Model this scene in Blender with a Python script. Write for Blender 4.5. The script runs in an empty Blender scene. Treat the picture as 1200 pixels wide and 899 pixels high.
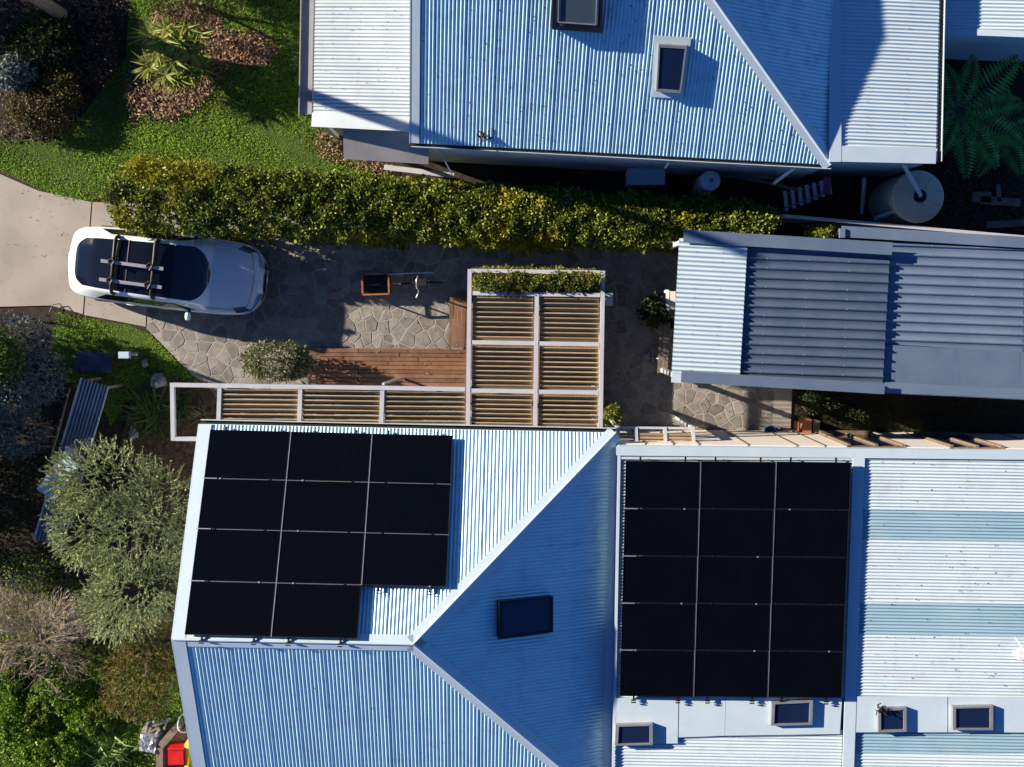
import bpy, math, random
import numpy as np
from mathutils import Vector, Matrix

random.seed(7)
rng = np.random.default_rng(11)
scene = bpy.context.scene
col = scene.collection

# ------------------------------------------------------------------ camera
CAM_H, FPX, TILT = 27.0, 1310.0, math.radians(-3.95)
cam_data = bpy.data.cameras.new('camera')
cam_data.sensor_width = 36.0
cam_data.lens = 36.0 * FPX / 1200.0
cam_data.clip_start = 0.1
cam_data.clip_end = 500.0
cam = bpy.data.objects.new('camera', cam_data)
cam.location = (0, 0, CAM_H)
cam.rotation_euler = (TILT, 0, 0)
col.objects.link(cam)
scene.camera = cam

# ------------------------------------------------------------------ light
SUN_EL, SUN_AZ = math.radians(20.5), math.radians(20.0)   # azimuth measured north of west
TO_SUN = Vector((-math.cos(SUN_AZ) * math.cos(SUN_EL), math.sin(SUN_AZ) * math.cos(SUN_EL), math.sin(SUN_EL)))
world = bpy.data.worlds.new('World')
scene.world = world
world.use_nodes = True
wn = world.node_tree.nodes
wn.clear()
sky = wn.new('ShaderNodeTexSky')
sky.sky_type = 'NISHITA'
sky.sun_disc = False
sky.sun_elevation = SUN_EL
# sun_rotation is clockwise from +Y seen from above
sky.sun_rotation = math.atan2(TO_SUN.x, TO_SUN.y)
sky.air_density = 0.55
sky.dust_density = 0.0
sky.ozone_density = 9.0
bg = wn.new('ShaderNodeBackground')
bg.inputs['Strength'].default_value = 0.06
wo = wn.new('ShaderNodeOutputWorld')
world.node_tree.links.new(sky.outputs[0], bg.inputs[0])
world.node_tree.links.new(bg.outputs[0], wo.inputs[0])

sun_data = bpy.data.lights.new('sun', 'SUN')
sun_data.energy = 5.0
sun_data.angle = math.radians(0.55)
sun_data.color = (1.0, 0.84, 0.68)
sun = bpy.data.objects.new('sun', sun_data)
sun.location = (-40, 15, 30)
sun.rotation_euler = TO_SUN.to_track_quat('Z', 'Y').to_euler()
col.objects.link(sun)

vs = scene.view_settings
vs.view_transform = 'Standard'
vs.look = 'None'
vs.gamma = 1.0
vs.use_curve_mapping = False
vs.exposure = 1.15
scene.render.engine = 'CYCLES'
scene.cycles.max_bounces = 6
scene.cycles.diffuse_bounces = 1
scene.cycles.use_denoising = True

# ------------------------------------------------------------------ helpers
_R = Matrix.Rotation(TILT, 3, 'X')
def ray(px, py):
    return _R @ Vector(((px - 600.0) / FPX, (449.5 - py) / FPX, -1.0))
def P(px, py, z=0.0):
    d = ray(px, py)
    t = (z - CAM_H) / d.z
    return Vector((d.x * t, d.y * t, z))
def M_PER_PX(z=0.0):
    return (CAM_H - z) / FPX

class Plane:
    def __init__(s, a, b, c):
        s.o = a.copy()
        s.n = (b - a).cross(c - a).normalized()
        if s.n.z < 0: s.n = -s.n
    def at(s, px, py, off=0.0):
        d = ray(px, py); o = Vector((0, 0, CAM_H)); oo = s.o + s.n * off
        t = (oo - o).dot(s.n) / d.dot(s.n)
        return o + d * t
    def z(s, x, y):
        return s.o.z - (s.n.x * (x - s.o.x) + s.n.y * (y - s.o.y)) / s.n.z
    def proj(s, v):
        return (v - s.n * v.dot(s.n)).normalized()
def slope(a, b, pitch_deg):
    """plane through the level eave a-b rising at pitch to the left of a->b"""
    e = (b - a); e.z = 0; e.normalize()
    inw = Vector((-e.y, e.x, 0))
    t = math.tan(math.radians(pitch_deg))
    return Plane(a, b, a + inw + Vector((0, 0, t)))

class MB:
    def __init__(s): s.v = []; s.f = []; s.smooth = False
    def add(s, vs_, fs):
        o = len(s.v); s.v += [tuple(x) for x in vs_]; s.f += [tuple(i + o for i in f) for f in fs]; return s
    def box(s, c, size, R=None):
        c = Vector(c); hx, hy, hz = [x / 2 for x in size]
        pts = [Vector((x, y, z)) for z in (-hz, hz) for x, y in ((-hx, -hy), (hx, -hy), (hx, hy), (-hx, hy))]
        if R is not None: pts = [R @ p for p in pts]
        return s.add([c + p for p in pts], [(3, 2, 1, 0), (4, 5, 6, 7), (0, 1, 5, 4), (1, 2, 6, 5), (2, 3, 7, 6), (3, 0, 4, 7)])
    def beam(s, p, q, w, h, up=Vector((0, 0, 1)), off=0.0):
        p, q = Vector(p), Vector(q); d = q - p; L = d.length
        x = d.normalized(); y = up.cross(x)
        if y.length < 1e-4: y = Vector((0, 1, 0)).cross(x)
        y.normalize(); z = x.cross(y)
        R = Matrix((x, y, z)).transposed()
        return s.box((p + q) / 2 + z * off, (L, w, h), R)
    def prism(s, poly, z0, z1):
        n = len(poly)
        vs_ = [(p[0], p[1], z0) for p in poly] + [(p[0], p[1], z1) for p in poly]
        area = sum(poly[i][0] * poly[(i + 1) % n][1] - poly[(i + 1) % n][0] * poly[i][1] for i in range(n))
        fs = [tuple(range(n - 1, -1, -1)), tuple(range(n, 2 * n))] + [(i, (i + 1) % n, n + (i + 1) % n, n + i) for i in range(n)]
        if area < 0: fs = [tuple(reversed(f)) for f in fs]
        return s.add(vs_, fs)
    def slab(s, pts, n, t):
        """polygon pts extruded by t along n (top at pts + n*t)"""
        k = len(pts); n = Vector(n)
        c = Vector((0, 0, 0))
        for i in range(k): c += (pts[i]).cross(pts[(i + 1) % k])
        if c.dot(n) < 0: pts = list(reversed(pts))
        vs_ = list(pts) + [p + n * t for p in pts]
        fs = [tuple(range(k - 1, -1, -1)), tuple(range(k, 2 * k))] + [(i, (i + 1) % k, k + (i + 1) % k, k + i) for i in range(k)]
        return s.add(vs_, fs)
    def tube(s, path, rad, seg=8, cap=True):
        path = [Vector(p) for p in path]; n = len(path)
        if not hasattr(rad, '__len__'): rad = [rad] * n
        rings = []; ref = None
        for i, p in enumerate(path):
            d = (path[min(i + 1, n - 1)] - path[max(i - 1, 0)]).normalized()
            if ref is None: ref = Vector((0, 0, 1)) if abs(d.z) < .9 else Vector((1, 0, 0))
            a = (ref - d * ref.dot(d)).normalized(); b = d.cross(a); ref = a
            rings.append([p + (a * math.cos(2 * math.pi * k / seg) + b * math.sin(2 * math.pi * k / seg)) * rad[i] for k in range(seg)])
        vs_ = [v for r in rings for v in r]; fs = []
        for i in range(n - 1):
            for k in range(seg):
                k2 = (k + 1) % seg
                fs.append((i * seg + k, i * seg + k2, (i + 1) * seg + k2, (i + 1) * seg + k))
        if cap:
            fs.append(tuple(range(seg - 1, -1, -1))); fs.append(tuple(range((n - 1) * seg, n * seg)))
        return s.add(vs_, fs)
    def lathe(s, c, prof, seg=24, axis='Z'):
        c = Vector(c); vs_ = []; fs = []
        for (r, h) in prof:
            for k in range(seg):
                a = 2 * math.pi * k / seg
                v = (r * math.cos(a), r * math.sin(a), h)
                if axis == 'Y': v = (v[0], v[2], v[1])
                if axis == 'X': v = (v[2], v[0], v[1])
                vs_.append(c + Vector(v))
        for i in range(len(prof) - 1):
            for k in range(seg):
                k2 = (k + 1) % seg
                f = (i * seg + k, i * seg + k2, (i + 1) * seg + k2, (i + 1) * seg + k)
                fs.append(f if axis != 'Y' else tuple(reversed(f)))
        return s.add(vs_, fs)
    def build(s, name, mat, parent=None, smooth=False):
        return link_mesh(name, s.v, s.f, mat, parent, smooth or s.smooth)

def thing_of(o):
    while o is not None and o.parent is not None: o = o.parent
    return o
def link_mesh(name, v, f, mat, parent=None, smooth=False):
    me = bpy.data.meshes.new(name)
    v = np.asarray(v, dtype=np.float64)
    root = thing_of(parent)
    if root is not None: org = np.array(root.location)
    else: org = np.array([(v[:, 0].min() + v[:, 0].max()) / 2, (v[:, 1].min() + v[:, 1].max()) / 2, v[:, 2].min()])
    v = v - org
    me.from_pydata(v.tolist(), [], f)
    me.validate(); me.update()
    if smooth: me.shade_smooth()
    me.materials.append(mat)
    o = bpy.data.objects.new(name, me)
    col.objects.link(o)
    if parent is not None: o.parent = parent
    else: o.location = Vector(org)
    return o
def link_quads(name, V, mat, parent=None, nper=4):
    """V: (N,nper,3) numpy array of separate quads / triangles"""
    N = V.shape[0]
    root = thing_of(parent)
    vv = V.reshape(-1, 3).astype(np.float64)
    if root is not None: org = np.array(root.location)
    else: org = np.array([(vv[:, 0].min() + vv[:, 0].max()) / 2, (vv[:, 1].min() + vv[:, 1].max()) / 2, vv[:, 2].min()])
    vv = vv - org
    me = bpy.data.meshes.new(name)
    me.vertices.add(N * nper); me.vertices.foreach_set('co', vv.astype(np.float32).ravel())
    me.loops.add(N * nper); me.loops.foreach_set('vertex_index', np.arange(N * nper, dtype=np.int32))
    me.polygons.add(N)
    me.polygons.foreach_set('loop_start', np.arange(0, N * nper, nper, dtype=np.int32))
    me.update(calc_edges=True)
    me.materials.append(mat)
    o = bpy.data.objects.new(name, me); col.objects.link(o)
    if parent is not None: o.parent = parent
    else: o.location = Vector(org)
    return o
def tag(o, label, cat, group=None):
    o['label'] = label; o['category'] = cat
    if group: o['group'] = group
    return o
def kind(o, k): o['kind'] = k; return o
def thing(name, loc, label, cat, group=None):
    o = bpy.data.objects.new(name, None); o.empty_display_size = .2
    o.location = loc; col.objects.link(o)
    return tag(o, label, cat, group)

# ------------------------------------------------------------------ materials
def mat_new(name):
    m = bpy.data.materials.new(name); m.use_nodes = True
    nt = m.node_tree; nt.nodes.clear()
    out = nt.nodes.new('ShaderNodeOutputMaterial')
    return m, nt, out
def N(nt, t, **kw):
    n = nt.nodes.new(t)
    for k, v in kw.items():
        if k in n.inputs.keys(): n.inputs[k].default_value = v
        else: setattr(n, k, v)
    return n
def ramp(nt, fac, stops):
    r = nt.nodes.new('ShaderNodeValToRGB')
    el = r.color_ramp.elements
    while len(el) < len(stops): el.new(.5)
    for e, (p, c) in zip(el, stops): e.position = p; e.color = (*c, 1)
    if fac is not None: nt.links.new(fac, r.inputs[0])
    return r
def noise(nt, vec, scale, detail=4, rough=.55):
    n = N(nt, 'ShaderNodeTexNoise'); n.inputs['Scale'].default_value = scale
    n.inputs['Detail'].default_value = detail; n.inputs['Roughness'].default_value = rough
    if vec is not None: nt.links.new(vec, n.inputs['Vector'])
    return n
def objvec(nt, stretch=None):
    g = nt.nodes.new('ShaderNodeNewGeometry')      # world position keeps patterns continuous between pieces
    if stretch is None: return g.outputs['Position']
    mp = nt.nodes.new('ShaderNodeMapping'); mp.inputs['Scale'].default_value = stretch
    nt.links.new(g.outputs['Position'], mp.inputs['Vector'])
    return mp.outputs[0]
def mixc(nt, a, b, fac, mode='MIX'):
    m = nt.nodes.new('ShaderNodeMix'); m.data_type = 'RGBA'; m.blend_type = mode
    for sock, v in ((m.inputs['A'] if False else m.inputs[6], a), (m.inputs[7], b), (m.inputs[0], fac)):
        if isinstance(v, bpy.types.NodeSocket): nt.links.new(v, sock)
        elif isinstance(v, (int, float)): sock.default_value = v
        else: sock.default_value = (*v, 1)
    return m.outputs[2]
def surf(name, c1, c2, scale=3.0, rough=.7, metal=0.0, bump=0.0, bscale=40, stretch=None, obj_rand=0.0, spec=.4, stains=None, coat=0.0, lo=.35, hi=.68):
    m, nt, out = mat_new(name)
    b = nt.nodes.new('ShaderNodeBsdfPrincipled')
    v = objvec(nt, stretch)
    n1 = noise(nt, v, scale, 6, .6)
    r = ramp(nt, n1.outputs[0], [(lo, c1), (hi, c2)])
    c = r.outputs[0]
    if obj_rand:
        oi = nt.nodes.new('ShaderNodeObjectInfo'); g = nt.nodes.new('ShaderNodeNewGeometry')
        ad = N(nt, 'ShaderNodeMath', operation='ADD'); nt.links.new(oi.outputs['Random'], ad.inputs[0]); nt.links.new(g.outputs['Random Per Island'], ad.inputs[1])
        fr = N(nt, 'ShaderNodeMath', operation='FRACT'); nt.links.new(ad.outputs[0], fr.inputs[0])
        rr = ramp(nt, fr.outputs[0], [(0, (1 - obj_rand,) * 3), (1, (1 + obj_rand * .6,) * 3)])
        c = mixc(nt, c, rr.outputs[0], 1.0, 'MULTIPLY')
    if stains:
        sc, colr, lo_, hi_, amt = stains
        n2 = noise(nt, v, sc, 5, .65)
        mr = N(nt, 'ShaderNodeMapRange'); nt.links.new(n2.outputs[0], mr.inputs[0])
        mr.inputs[1].default_value = lo_; mr.inputs[2].default_value = hi_; mr.inputs[4].default_value = amt
        c = mixc(nt, c, colr, mr.outputs[0])
    nt.links.new(c, b.inputs['Base Color'])
    b.inputs['Roughness'].default_value = rough; b.inputs['Metallic'].default_value = metal
    b.inputs['Specular IOR Level'].default_value = spec
    b.inputs['Coat Weight'].default_value = coat
    if bump:
        n3 = noise(nt, v, bscale, 4, .6)
        bp = N(nt, 'ShaderNodeBump', Strength=bump, Distance=.01); nt.links.new(n3.outputs[0], bp.inputs['Height'])
        nt.links.new(bp.outputs[0], b.inputs['Normal'])
    nt.links.new(b.outputs[0], out.inputs[0])
    return m
def leafmat(name, stops, trans=.25, clump=1.3, clump_col=None, clump_amt=.6, rough=.55, clo=.5, chi=.7):
    """per-leaf colour from a ramp, with clumps of another colour"""
    m, nt, out = mat_new(name)
    g = nt.nodes.new('ShaderNodeNewGeometry')
    r = ramp(nt, g.outputs['Random Per Island'], stops)
    c = r.outputs[0]
    if clump_col:
        n1 = noise(nt, g.outputs['Position'], clump, 3, .5)
        mr = N(nt, 'ShaderNodeMapRange'); nt.links.new(n1.outputs[0], mr.inputs[0])
        mr.inputs[1].default_value = clo; mr.inputs[2].default_value = chi; mr.inputs[4].default_value = clump_amt
        c = mixc(nt, c, clump_col, mr.outputs[0])
    b = nt.nodes.new('ShaderNodeBsdfPrincipled')
    nt.links.new(c, b.inputs['Base Color']); b.inputs['Roughness'].default_value = rough
    b.inputs['Specular IOR Level'].default_value = .3
    t = nt.nodes.new('ShaderNodeBsdfTranslucent'); nt.links.new(c, t.inputs[0])
    mx = nt.nodes.new('ShaderNodeMixShader'); mx.inputs[0].default_value = trans
    nt.links.new(b.outputs[0], mx.inputs[1]); nt.links.new(t.outputs[0], mx.inputs[2])
    nt.links.new(mx.outputs[0], out.inputs[0])
    return m

M = {}
M['zinc'] = surf('zinc_roofing', (.47, .75, .87), (.53, .80, .90), 1.2, .42, .2, stains=(2.6, (.36, .44, .50), .5, .8, .5))
M['zinc_pale'] = surf('pale_zinc_roofing', (.54, .68, .75), (.60, .73, .79), 1.2, .45, .1, stains=(2.2, (.44, .46, .48), .5, .8, .5))
M['zinc_old'] = surf('weathered_zinc_roofing', (.43, .70, .83), (.49, .75, .86), 1.6, .42, .2, stains=(3.5, (.22, .30, .36), .5, .8, .55))
M['white_roof'] = surf('off_white_roofing', (.58, .73, .80), (.63, .78, .84), 1.5, .5, .2, stains=(3.5, (.45, .44, .42), .6, .85, .3))
M['verandah'] = surf('weathered_white_roofing', (.43, .51, .55), (.50, .58, .62), 1.5, .5, .2, stains=(3.5, (.34, .34, .34), .55, .85, .4))
M['flash'] = surf('pale_flashing', (.53, .69, .78), (.59, .74, .82), 2.0, .42, .15, stains=(4, (.36, .36, .36), .58, .85, .35))
M['clear_sheet'] = surf('aged_translucent_sheet', (.24, .41, .52), (.31, .48, .57), .8, .35, .0, spec=.5, stains=(1.2, (.48, .5, .42), .55, .75, .35))
M['shed_dark'] = surf('dark_slate_sheet', (.075, .12, .19), (.11, .155, .225), 1.2, .42, .2, stains=(3, (.24, .25, .27), .6, .85, .35))
M['shed_mid'] = surf('slate_blue_sheet', (.15, .22, .32), (.19, .265, .365), 1.1, .42, .2, stains=(2.5, (.33, .34, .36), .58, .85, .35))
M['shed_trim'] = surf('slate_blue_flashing', (.13, .195, .29), (.165, .235, .33), 1.5, .42, .2, stains=(4, (.32, .33, .35), .6, .85, .3))
M['wall'] = surf('painted_wall', (.52, .64, .70), (.58, .69, .74), 2, .7)
M['white'] = surf('white_paint', (.72, .73, .74), (.8, .8, .8), 2, .5, stains=(6, (.5, .49, .46), .6, .85, .3))
M['wall_white'] = surf('white_wall_sheet', (.74, .72, .66), (.82, .8, .75), 1.5, .6, stains=(3, (.55, .5, .42), .58, .85, .35))
M['alu'] = surf('powder_coated_frame', (.50, .54, .58), (.58, .61, .64), 3, .4, .1, stains=(7, (.45, .46, .47), .6, .85, .3))
M['gutter'] = surf('grey_gutter', (.30, .31, .31), (.38, .38, .37), 2.5, .55, .1, stains=(5, (.2, .2, .19), .55, .8, .5))
M['black_gap'] = surf('gap_shade_and_specks', (.012, .011, .010), (.035, .03, .022), 20, .9)  # near-black: shade in the gutters put in as colour, also real roof specks
M['darkframe'] = surf('black_metal', (.012, .013, .016), (.02, .021, .025), 5, .35, .3)
M['greyframe'] = surf('grey_window_frame', (.24, .26, .28), (.3, .32, .34), 4, .4, .3)
M['slat'] = surf('oiled_timber_slat', (.29, .21, .11), (.47, .36, .205), 4, .6, stretch=(1, 14, 14), obj_rand=.32, stains=(2.2, (.16, .12, .09), .55, .8, .55))
M['deck'] = surf('merbau_deck_board', (.18, .092, .055), (.27, .145, .09), 3, .6, stretch=(1, 1, 1), obj_rand=.25, stains=(1.3, (.36, .25, .18), .5, .8, .55))
M['timber'] = surf('raw_timber', (.15, .115, .075), (.25, .19, .13), 5, .65, stretch=(2, 2, 6), obj_rand=.2)
M['old_timber'] = surf('grey_old_timber', (.17, .14, .11), (.28, .24, .19), 5, .8, bump=.4, bscale=30, obj_rand=.2)
M['concrete'] = surf('driveway_concrete', (.32, .30, .262), (.455, .435, .39), 1.1, .85, bump=.4, bscale=60, stains=(2.2, (.255, .235, .20), .48, .76, .55))
M['mortar'] = surf('pale_mortar', (.29, .29, .27), (.35, .345, .32), 8, .9, bump=.3, bscale=70)
M['stone'] = surf('paving_stone', (.19, .185, .17), (.31, .295, .265), 6, .8, bump=.5, bscale=45, obj_rand=.34, stains=(.9, (.33, .32, .29), .5, .75, .5))
M['soil'] = surf('dark_soil', (.020, .016, .011), (.055, .042, .028), 6, .95, bump=.9, bscale=30)
M['lawn_soil'] = surf('lawn_soil', (.035, .07, .01), (.07, .12, .018), 3, .95, bump=.8, bscale=40)
M['mulch'] = surf('bark_mulch', (.10, .055, .03), (.20, .12, .07), 12, .95, bump=1, bscale=50)
M['bark'] = surf('grey_bark', (.10, .08, .06), (.2, .17, .13), 6, .9, bump=.7, bscale=25)
M['deadwood'] = surf('dead_twigs', (.36, .29, .21), (.54, .46, .36), 8, .85)
M['car_paint'] = surf('white_car_paint', (.76, .84, .88), (.78, .86, .90), 1, .22, .0, spec=.5, coat=.8)
M['black_plastic'] = surf('black_plastic', (.012, .012, .013), (.022, .022, .023), 9, .5)
M['rubber'] = surf('tyre_rubber', (.012, .012, .012), (.025, .025, .025), 9, .85)
M['rim'] = surf('alloy_rim', (.35, .36, .37), (.45, .46, .47), 5, .3, .8)
M['lamp'] = surf('headlamp_lens', (.04, .045, .055), (.12, .13, .15), 12, .08, .2, spec=.8, coat=1)
M['silver'] = surf('brushed_aluminium', (.55, .56, .58), (.68, .69, .70), 8, .35, .7)
M['tank'] = surf('cream_tank', (.78, .62, .42), (.84, .69, .50), 1.5, .6, stains=(3, (.4, .33, .25), .55, .8, .4))
M['orange'] = surf('orange_painted_tube', (.28, .11, .045), (.38, .16, .07), 9, .45)
M['terracotta'] = surf('terracotta', (.36, .12, .06), (.5, .2, .1), 8, .8)
M['blue_pl'] = surf('blue_plastic', (.05, .2, .46), (.08, .27, .56), 4, .4)
M['pale_blue'] = surf('pale_blue_sheet', (.42, .56, .72), (.5, .64, .8), 2, .45)
M['navy'] = surf('navy_tarp', (.025, .04, .10), (.05, .07, .15), 3, .5, stains=(5, (.14, .18, .27), .6, .8, .5))
M['red'] = surf('red_plastic', (.5, .012, .012), (.62, .03, .03), 3, .35)
M['yellow'] = surf('yellow_plastic', (.7, .42, .03), (.8, .5, .06), 3, .4)
M['green_pl'] = surf('green_plastic', (.03, .3, .1), (.05, .38, .14), 3, .4)
M['pink'] = surf('pink_cloth', (.6, .12, .2), (.7, .2, .3), 6, .8)
M['foil'] = surf('silver_tarpaulin', (.30, .33, .37), (.62, .66, .70), 7, .3, .5, bump=1, bscale=9)
M['rock'] = surf('pale_rock', (.28, .27, .27), (.46, .44, .43), 6, .85, bump=.8, bscale=18)
M['pole'] = surf('weathered_pole', (.22, .18, .16), (.36, .31, .28), 5, .85, stretch=(4, 4, 1), bump=.5)
M['chalk'] = surf('pink_chalk', (.5, .1, .13), (.62, .2, .22), 20, .95)
M['straw'] = surf('dry_leaves', (.26, .15, .08), (.5, .33, .2), 12, .9)

def glass(name, c, rough=.06, metal=0.0, spec=.6):
    m, nt, out = mat_new(name)
    b = nt.nodes.new('ShaderNodeBsdfPrincipled')
    v = objvec(nt); n = noise(nt, v, .8, 3)
    r = ramp(nt, n.outputs[0], [(.3, tuple(x * .8 for x in c)), (.7, tuple(x * 1.15 for x in c))])
    nt.links.new(r.outputs[0], b.inputs['Base Color'])
    b.inputs['Roughness'].default_value = rough; b.inputs['Metallic'].default_value = metal
    b.inputs['Specular IOR Level'].default_value = spec
    nt.links.new(b.outputs[0], out.inputs[0]); return m
M['glass'] = glass('window_glass', (.008, .018, .060))
M['car_screen'] = glass('windscreen_glass', (.012, .020, .050), .04, 0, .7)
M['car_glass'] = glass('tinted_car_glass', (.006, .008, .014), .04, 0, .7)
M['glass_sky'] = glass('pale_window_glass', (.05, .08, .11), .12)

# solar cell surface: fine cell lines across a near-black module
def solar_mat():
    m, nt, out = mat_new('solar_cells')
    b = nt.nodes.new('ShaderNodeBsdfPrincipled')
    tc = nt.nodes.new('ShaderNodeTexCoord')
    w = N(nt, 'ShaderNodeTexWave', wave_type='BANDS', bands_direction='X'); w.inputs['Scale'].default_value = 7.5; w.inputs['Distortion'].default_value = 0
    nt.links.new(tc.outputs['Object'], w.inputs['Vector'])
    r = ramp(nt, w.outputs['Fac'], [(.70, (.0008, .0014, .0034)), (.97, (.006, .008, .013))])
    n = noise(nt, objvec(nt), 1.5, 4)
    c = mixc(nt, r.outputs[0], (.0015, .0022, .0045), n.outputs[0])
    nt.links.new(c, b.inputs['Base Color'])
    b.inputs['Roughness'].default_value = .25; b.inputs['Specular IOR Level'].default_value = .10
    nt.links.new(b.outputs[0], out.inputs[0]); return m
M['solar'] = solar_mat()

L = {}
L['hedge'] = leafmat('hedge_leaves', [(0, (.05, .09, .011)), (.5, (.14, .21, .026)), (.85, (.29, .33, .045)), (1, (.44, .46, .15))], .22, .9, (.50, .44, .03), .75, .42, .5, .72)
L['planter'] = leafmat('planter_hedge_leaves', [(0, (.05, .08, .012)), (.5, (.12, .16, .025)), (1, (.30, .30, .07))], .25, 1.2, (.36, .32, .05), .6)
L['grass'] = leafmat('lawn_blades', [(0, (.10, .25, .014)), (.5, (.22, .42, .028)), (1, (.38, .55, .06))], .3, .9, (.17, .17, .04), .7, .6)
L['weeds'] = leafmat('weedy_ground_cover', [(0, (.05, .13, .012)), (.5, (.13, .27, .022)), (1, (.30, .45, .06))], .3, .8, (.30, .28, .06), .6, .5)
L['greygreen'] = leafmat('grey_green_leaves', [(0, (.13, .185, .07)), (.5, (.28, .35, .15)), (1, (.47, .52, .28))], .2, .9, (.24, .27, .08), .5)
L['olive'] = leafmat('olive_leaves', [(0, (.05, .065, .022)), (.5, (.13, .16, .065)), (1, (.30, .33, .18))], .2)
L['redgreen'] = leafmat('red_tipped_leaves', [(0, (.07, .085, .02)), (.45, (.15, .16, .035)), (.8, (.24, .19, .06)), (1, (.30, .13, .06))], .2, 1.4, (.20, .17, .03), .5)
L['silver'] = leafmat('silver_leaves', [(0, (.06, .08, .07)), (.5, (.13, .17, .155)), (1, (.28, .34, .32))], .15)
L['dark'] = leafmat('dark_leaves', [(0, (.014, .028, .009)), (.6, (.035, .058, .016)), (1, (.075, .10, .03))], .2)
L['brownbush'] = leafmat('brown_green_leaves', [(0, (.04, .042, .012)), (.6, (.095, .085, .024)), (1, (.17, .14, .045))], .2)
L['yucca'] = leafmat('yellow_green_strap_leaves', [(0, (.10, .17, .02)), (.5, (.22, .29, .04)), (1, (.42, .42, .10))], .3)
L['strappy'] = leafmat('strap_leaves', [(0, (.04, .075, .012)), (.6, (.085, .14, .022)), (1, (.18, .23, .05))], .25)
L['tussock'] = leafmat('dry_tussock', [(0, (.14, .09, .04)), (1, (.34, .24, .13))], .2)
L['fern'] = leafmat('fern_fronds', [(0, (.09, .34, .05)), (.6, (.17, .48, .08)), (1, (.28, .55, .12))], .3)
L['litter'] = leafmat('leaf_litter', [(0, (.10, .055, .03)), (.5, (.24, .14, .085)), (1, (.42, .29, .19))], .1)
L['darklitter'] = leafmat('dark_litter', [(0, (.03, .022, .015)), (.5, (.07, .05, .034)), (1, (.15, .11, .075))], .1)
L['agap'] = leafmat('agapanthus_leaves', [(0, (.04, .10, .018)), (.6, (.10, .20, .035)), (1, (.26, .36, .12))], .25)

# ------------------------------------------------------------------ roofing
def prof_sine(pitch, amp):
    def samples(v0, v1):
        st = pitch / 8
        k0, k1 = math.ceil(v0 / st), math.floor(v1 / st)
        vs_ = [v0] + [k * st for k in range(k0, k1 + 1) if v0 + 1e-5 < k * st < v1 - 1e-5] + [v1]
        return [(v, amp * math.cos(2 * math.pi * v / pitch) + (.007 if int(math.floor(v / pitch)) % 8 == 0 else 0)) for v in vs_]
    return samples
def prof_rib(pitch, h, top=.03, foot=.055):
    def hh(x):
        x = x % pitch; x = min(x, pitch - x)
        return h if x <= top / 2 else (0 if x >= foot / 2 else h * (foot / 2 - x) / (foot / 2 - top / 2))
    br = [0, top / 2, foot / 2, pitch / 2, pitch - foot / 2, pitch - top / 2]
    def samples(v0, v1):
        out = {v0, v1}
        for k in range(math.floor(v0 / pitch), math.ceil(v1 / pitch) + 1):
            for b in br:
                if v0 < k * pitch + b < v1: out.add(k * pitch + b)
        return [(v, hh(v)) for v in sorted(out)]
    return samples
CORR = prof_sine(.078, .0132)
CORR_S = prof_sine(.0985, .0165)
CORR_E = prof_sine(.0715, .0115)
TRIM = prof_rib(.205, .034)

def corr(name, pl, pts, ribdir, prof, mat, parent, off=0.0, screws=None):
    """profiled sheet: pts are 3-D points of a convex polygon on plane pl"""
    u = pl.proj(ribdir); v = pl.n.cross(u); O = Vector((0, 0, 0))
    uv = [(p.dot(u), p.dot(v)) for p in pts]
    d0 = pl.o.dot(pl.n) + off
    vmin, vmax = min(b for a, b in uv) + 1e-4, max(b for a, b in uv) - 1e-4
    vs_, fs = [], []
    def rng_at(vv):
        us = []
        k = len(uv)
        for i in range(k):
            (a0, b0), (a1, b1) = uv[i], uv[(i + 1) % k]
            if (b0 - vv) * (b1 - vv) <= 0 and abs(b1 - b0) > 1e-9:
                us.append(a0 + (a1 - a0) * (vv - b0) / (b1 - b0))
        return min(us), max(us)
    S = prof(vmin, vmax)
    for (vv, h) in S:
        u0, u1 = rng_at(vv)
        base = v * vv + pl.n * (d0 + h)
        vs_ += [base + u * u0, base + u * u1]
    for i in range(len(S) - 1):
        a = 2 * i
        f = (a, a + 1, a + 3, a + 2)
        fs.append(f)
    # orientation
    e1 = Vector(vs_[1]) - Vector(vs_[0]); e2 = Vector(vs_[2]) - Vector(vs_[0])
    if e1.cross(e2).dot(pl.n) < 0: fs = [tuple(reversed(f)) for f in fs]
    o = link_mesh(name, vs_, fs, mat, parent, smooth=True)
    if screws:
        step_u, step_v, hgt = screws
        mb = MB()
        k0, k1 = math.ceil(vmin / step_v), math.floor(vmax / step_v)
        for k in range(k0, k1 + 1):
            vv = k * step_v
            a, b = rng_at(vv)
            uu = math.ceil(a / step_u) * step_u
            while uu < b - .05:
                if a + .05 < uu and random.random() < .8:
                    c = u * (uu + random.uniform(-.02, .02)) + v * vv + pl.n * (d0 + hgt + .004)
                    r = .009
                    mb.add([c + u * r - v * r, c + u * r + v * r, c - u * r + v * r, c - u * r - v * r, c + pl.n * .006], [(0, 1, 4), (1, 2, 4), (2, 3, 4), (3, 0, 4)])
                uu += step_u
        if mb.v: kind(mb.build('roof_screws', M['gutter'], o), 'stuff')
    return o
def flash(mb, p, q, w, n, t=.02, off=.02):
    """flat flashing strip along p-q lying in a plane with normal n"""
    mb.beam(p, q, w, t, up=n, off=off)
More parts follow.
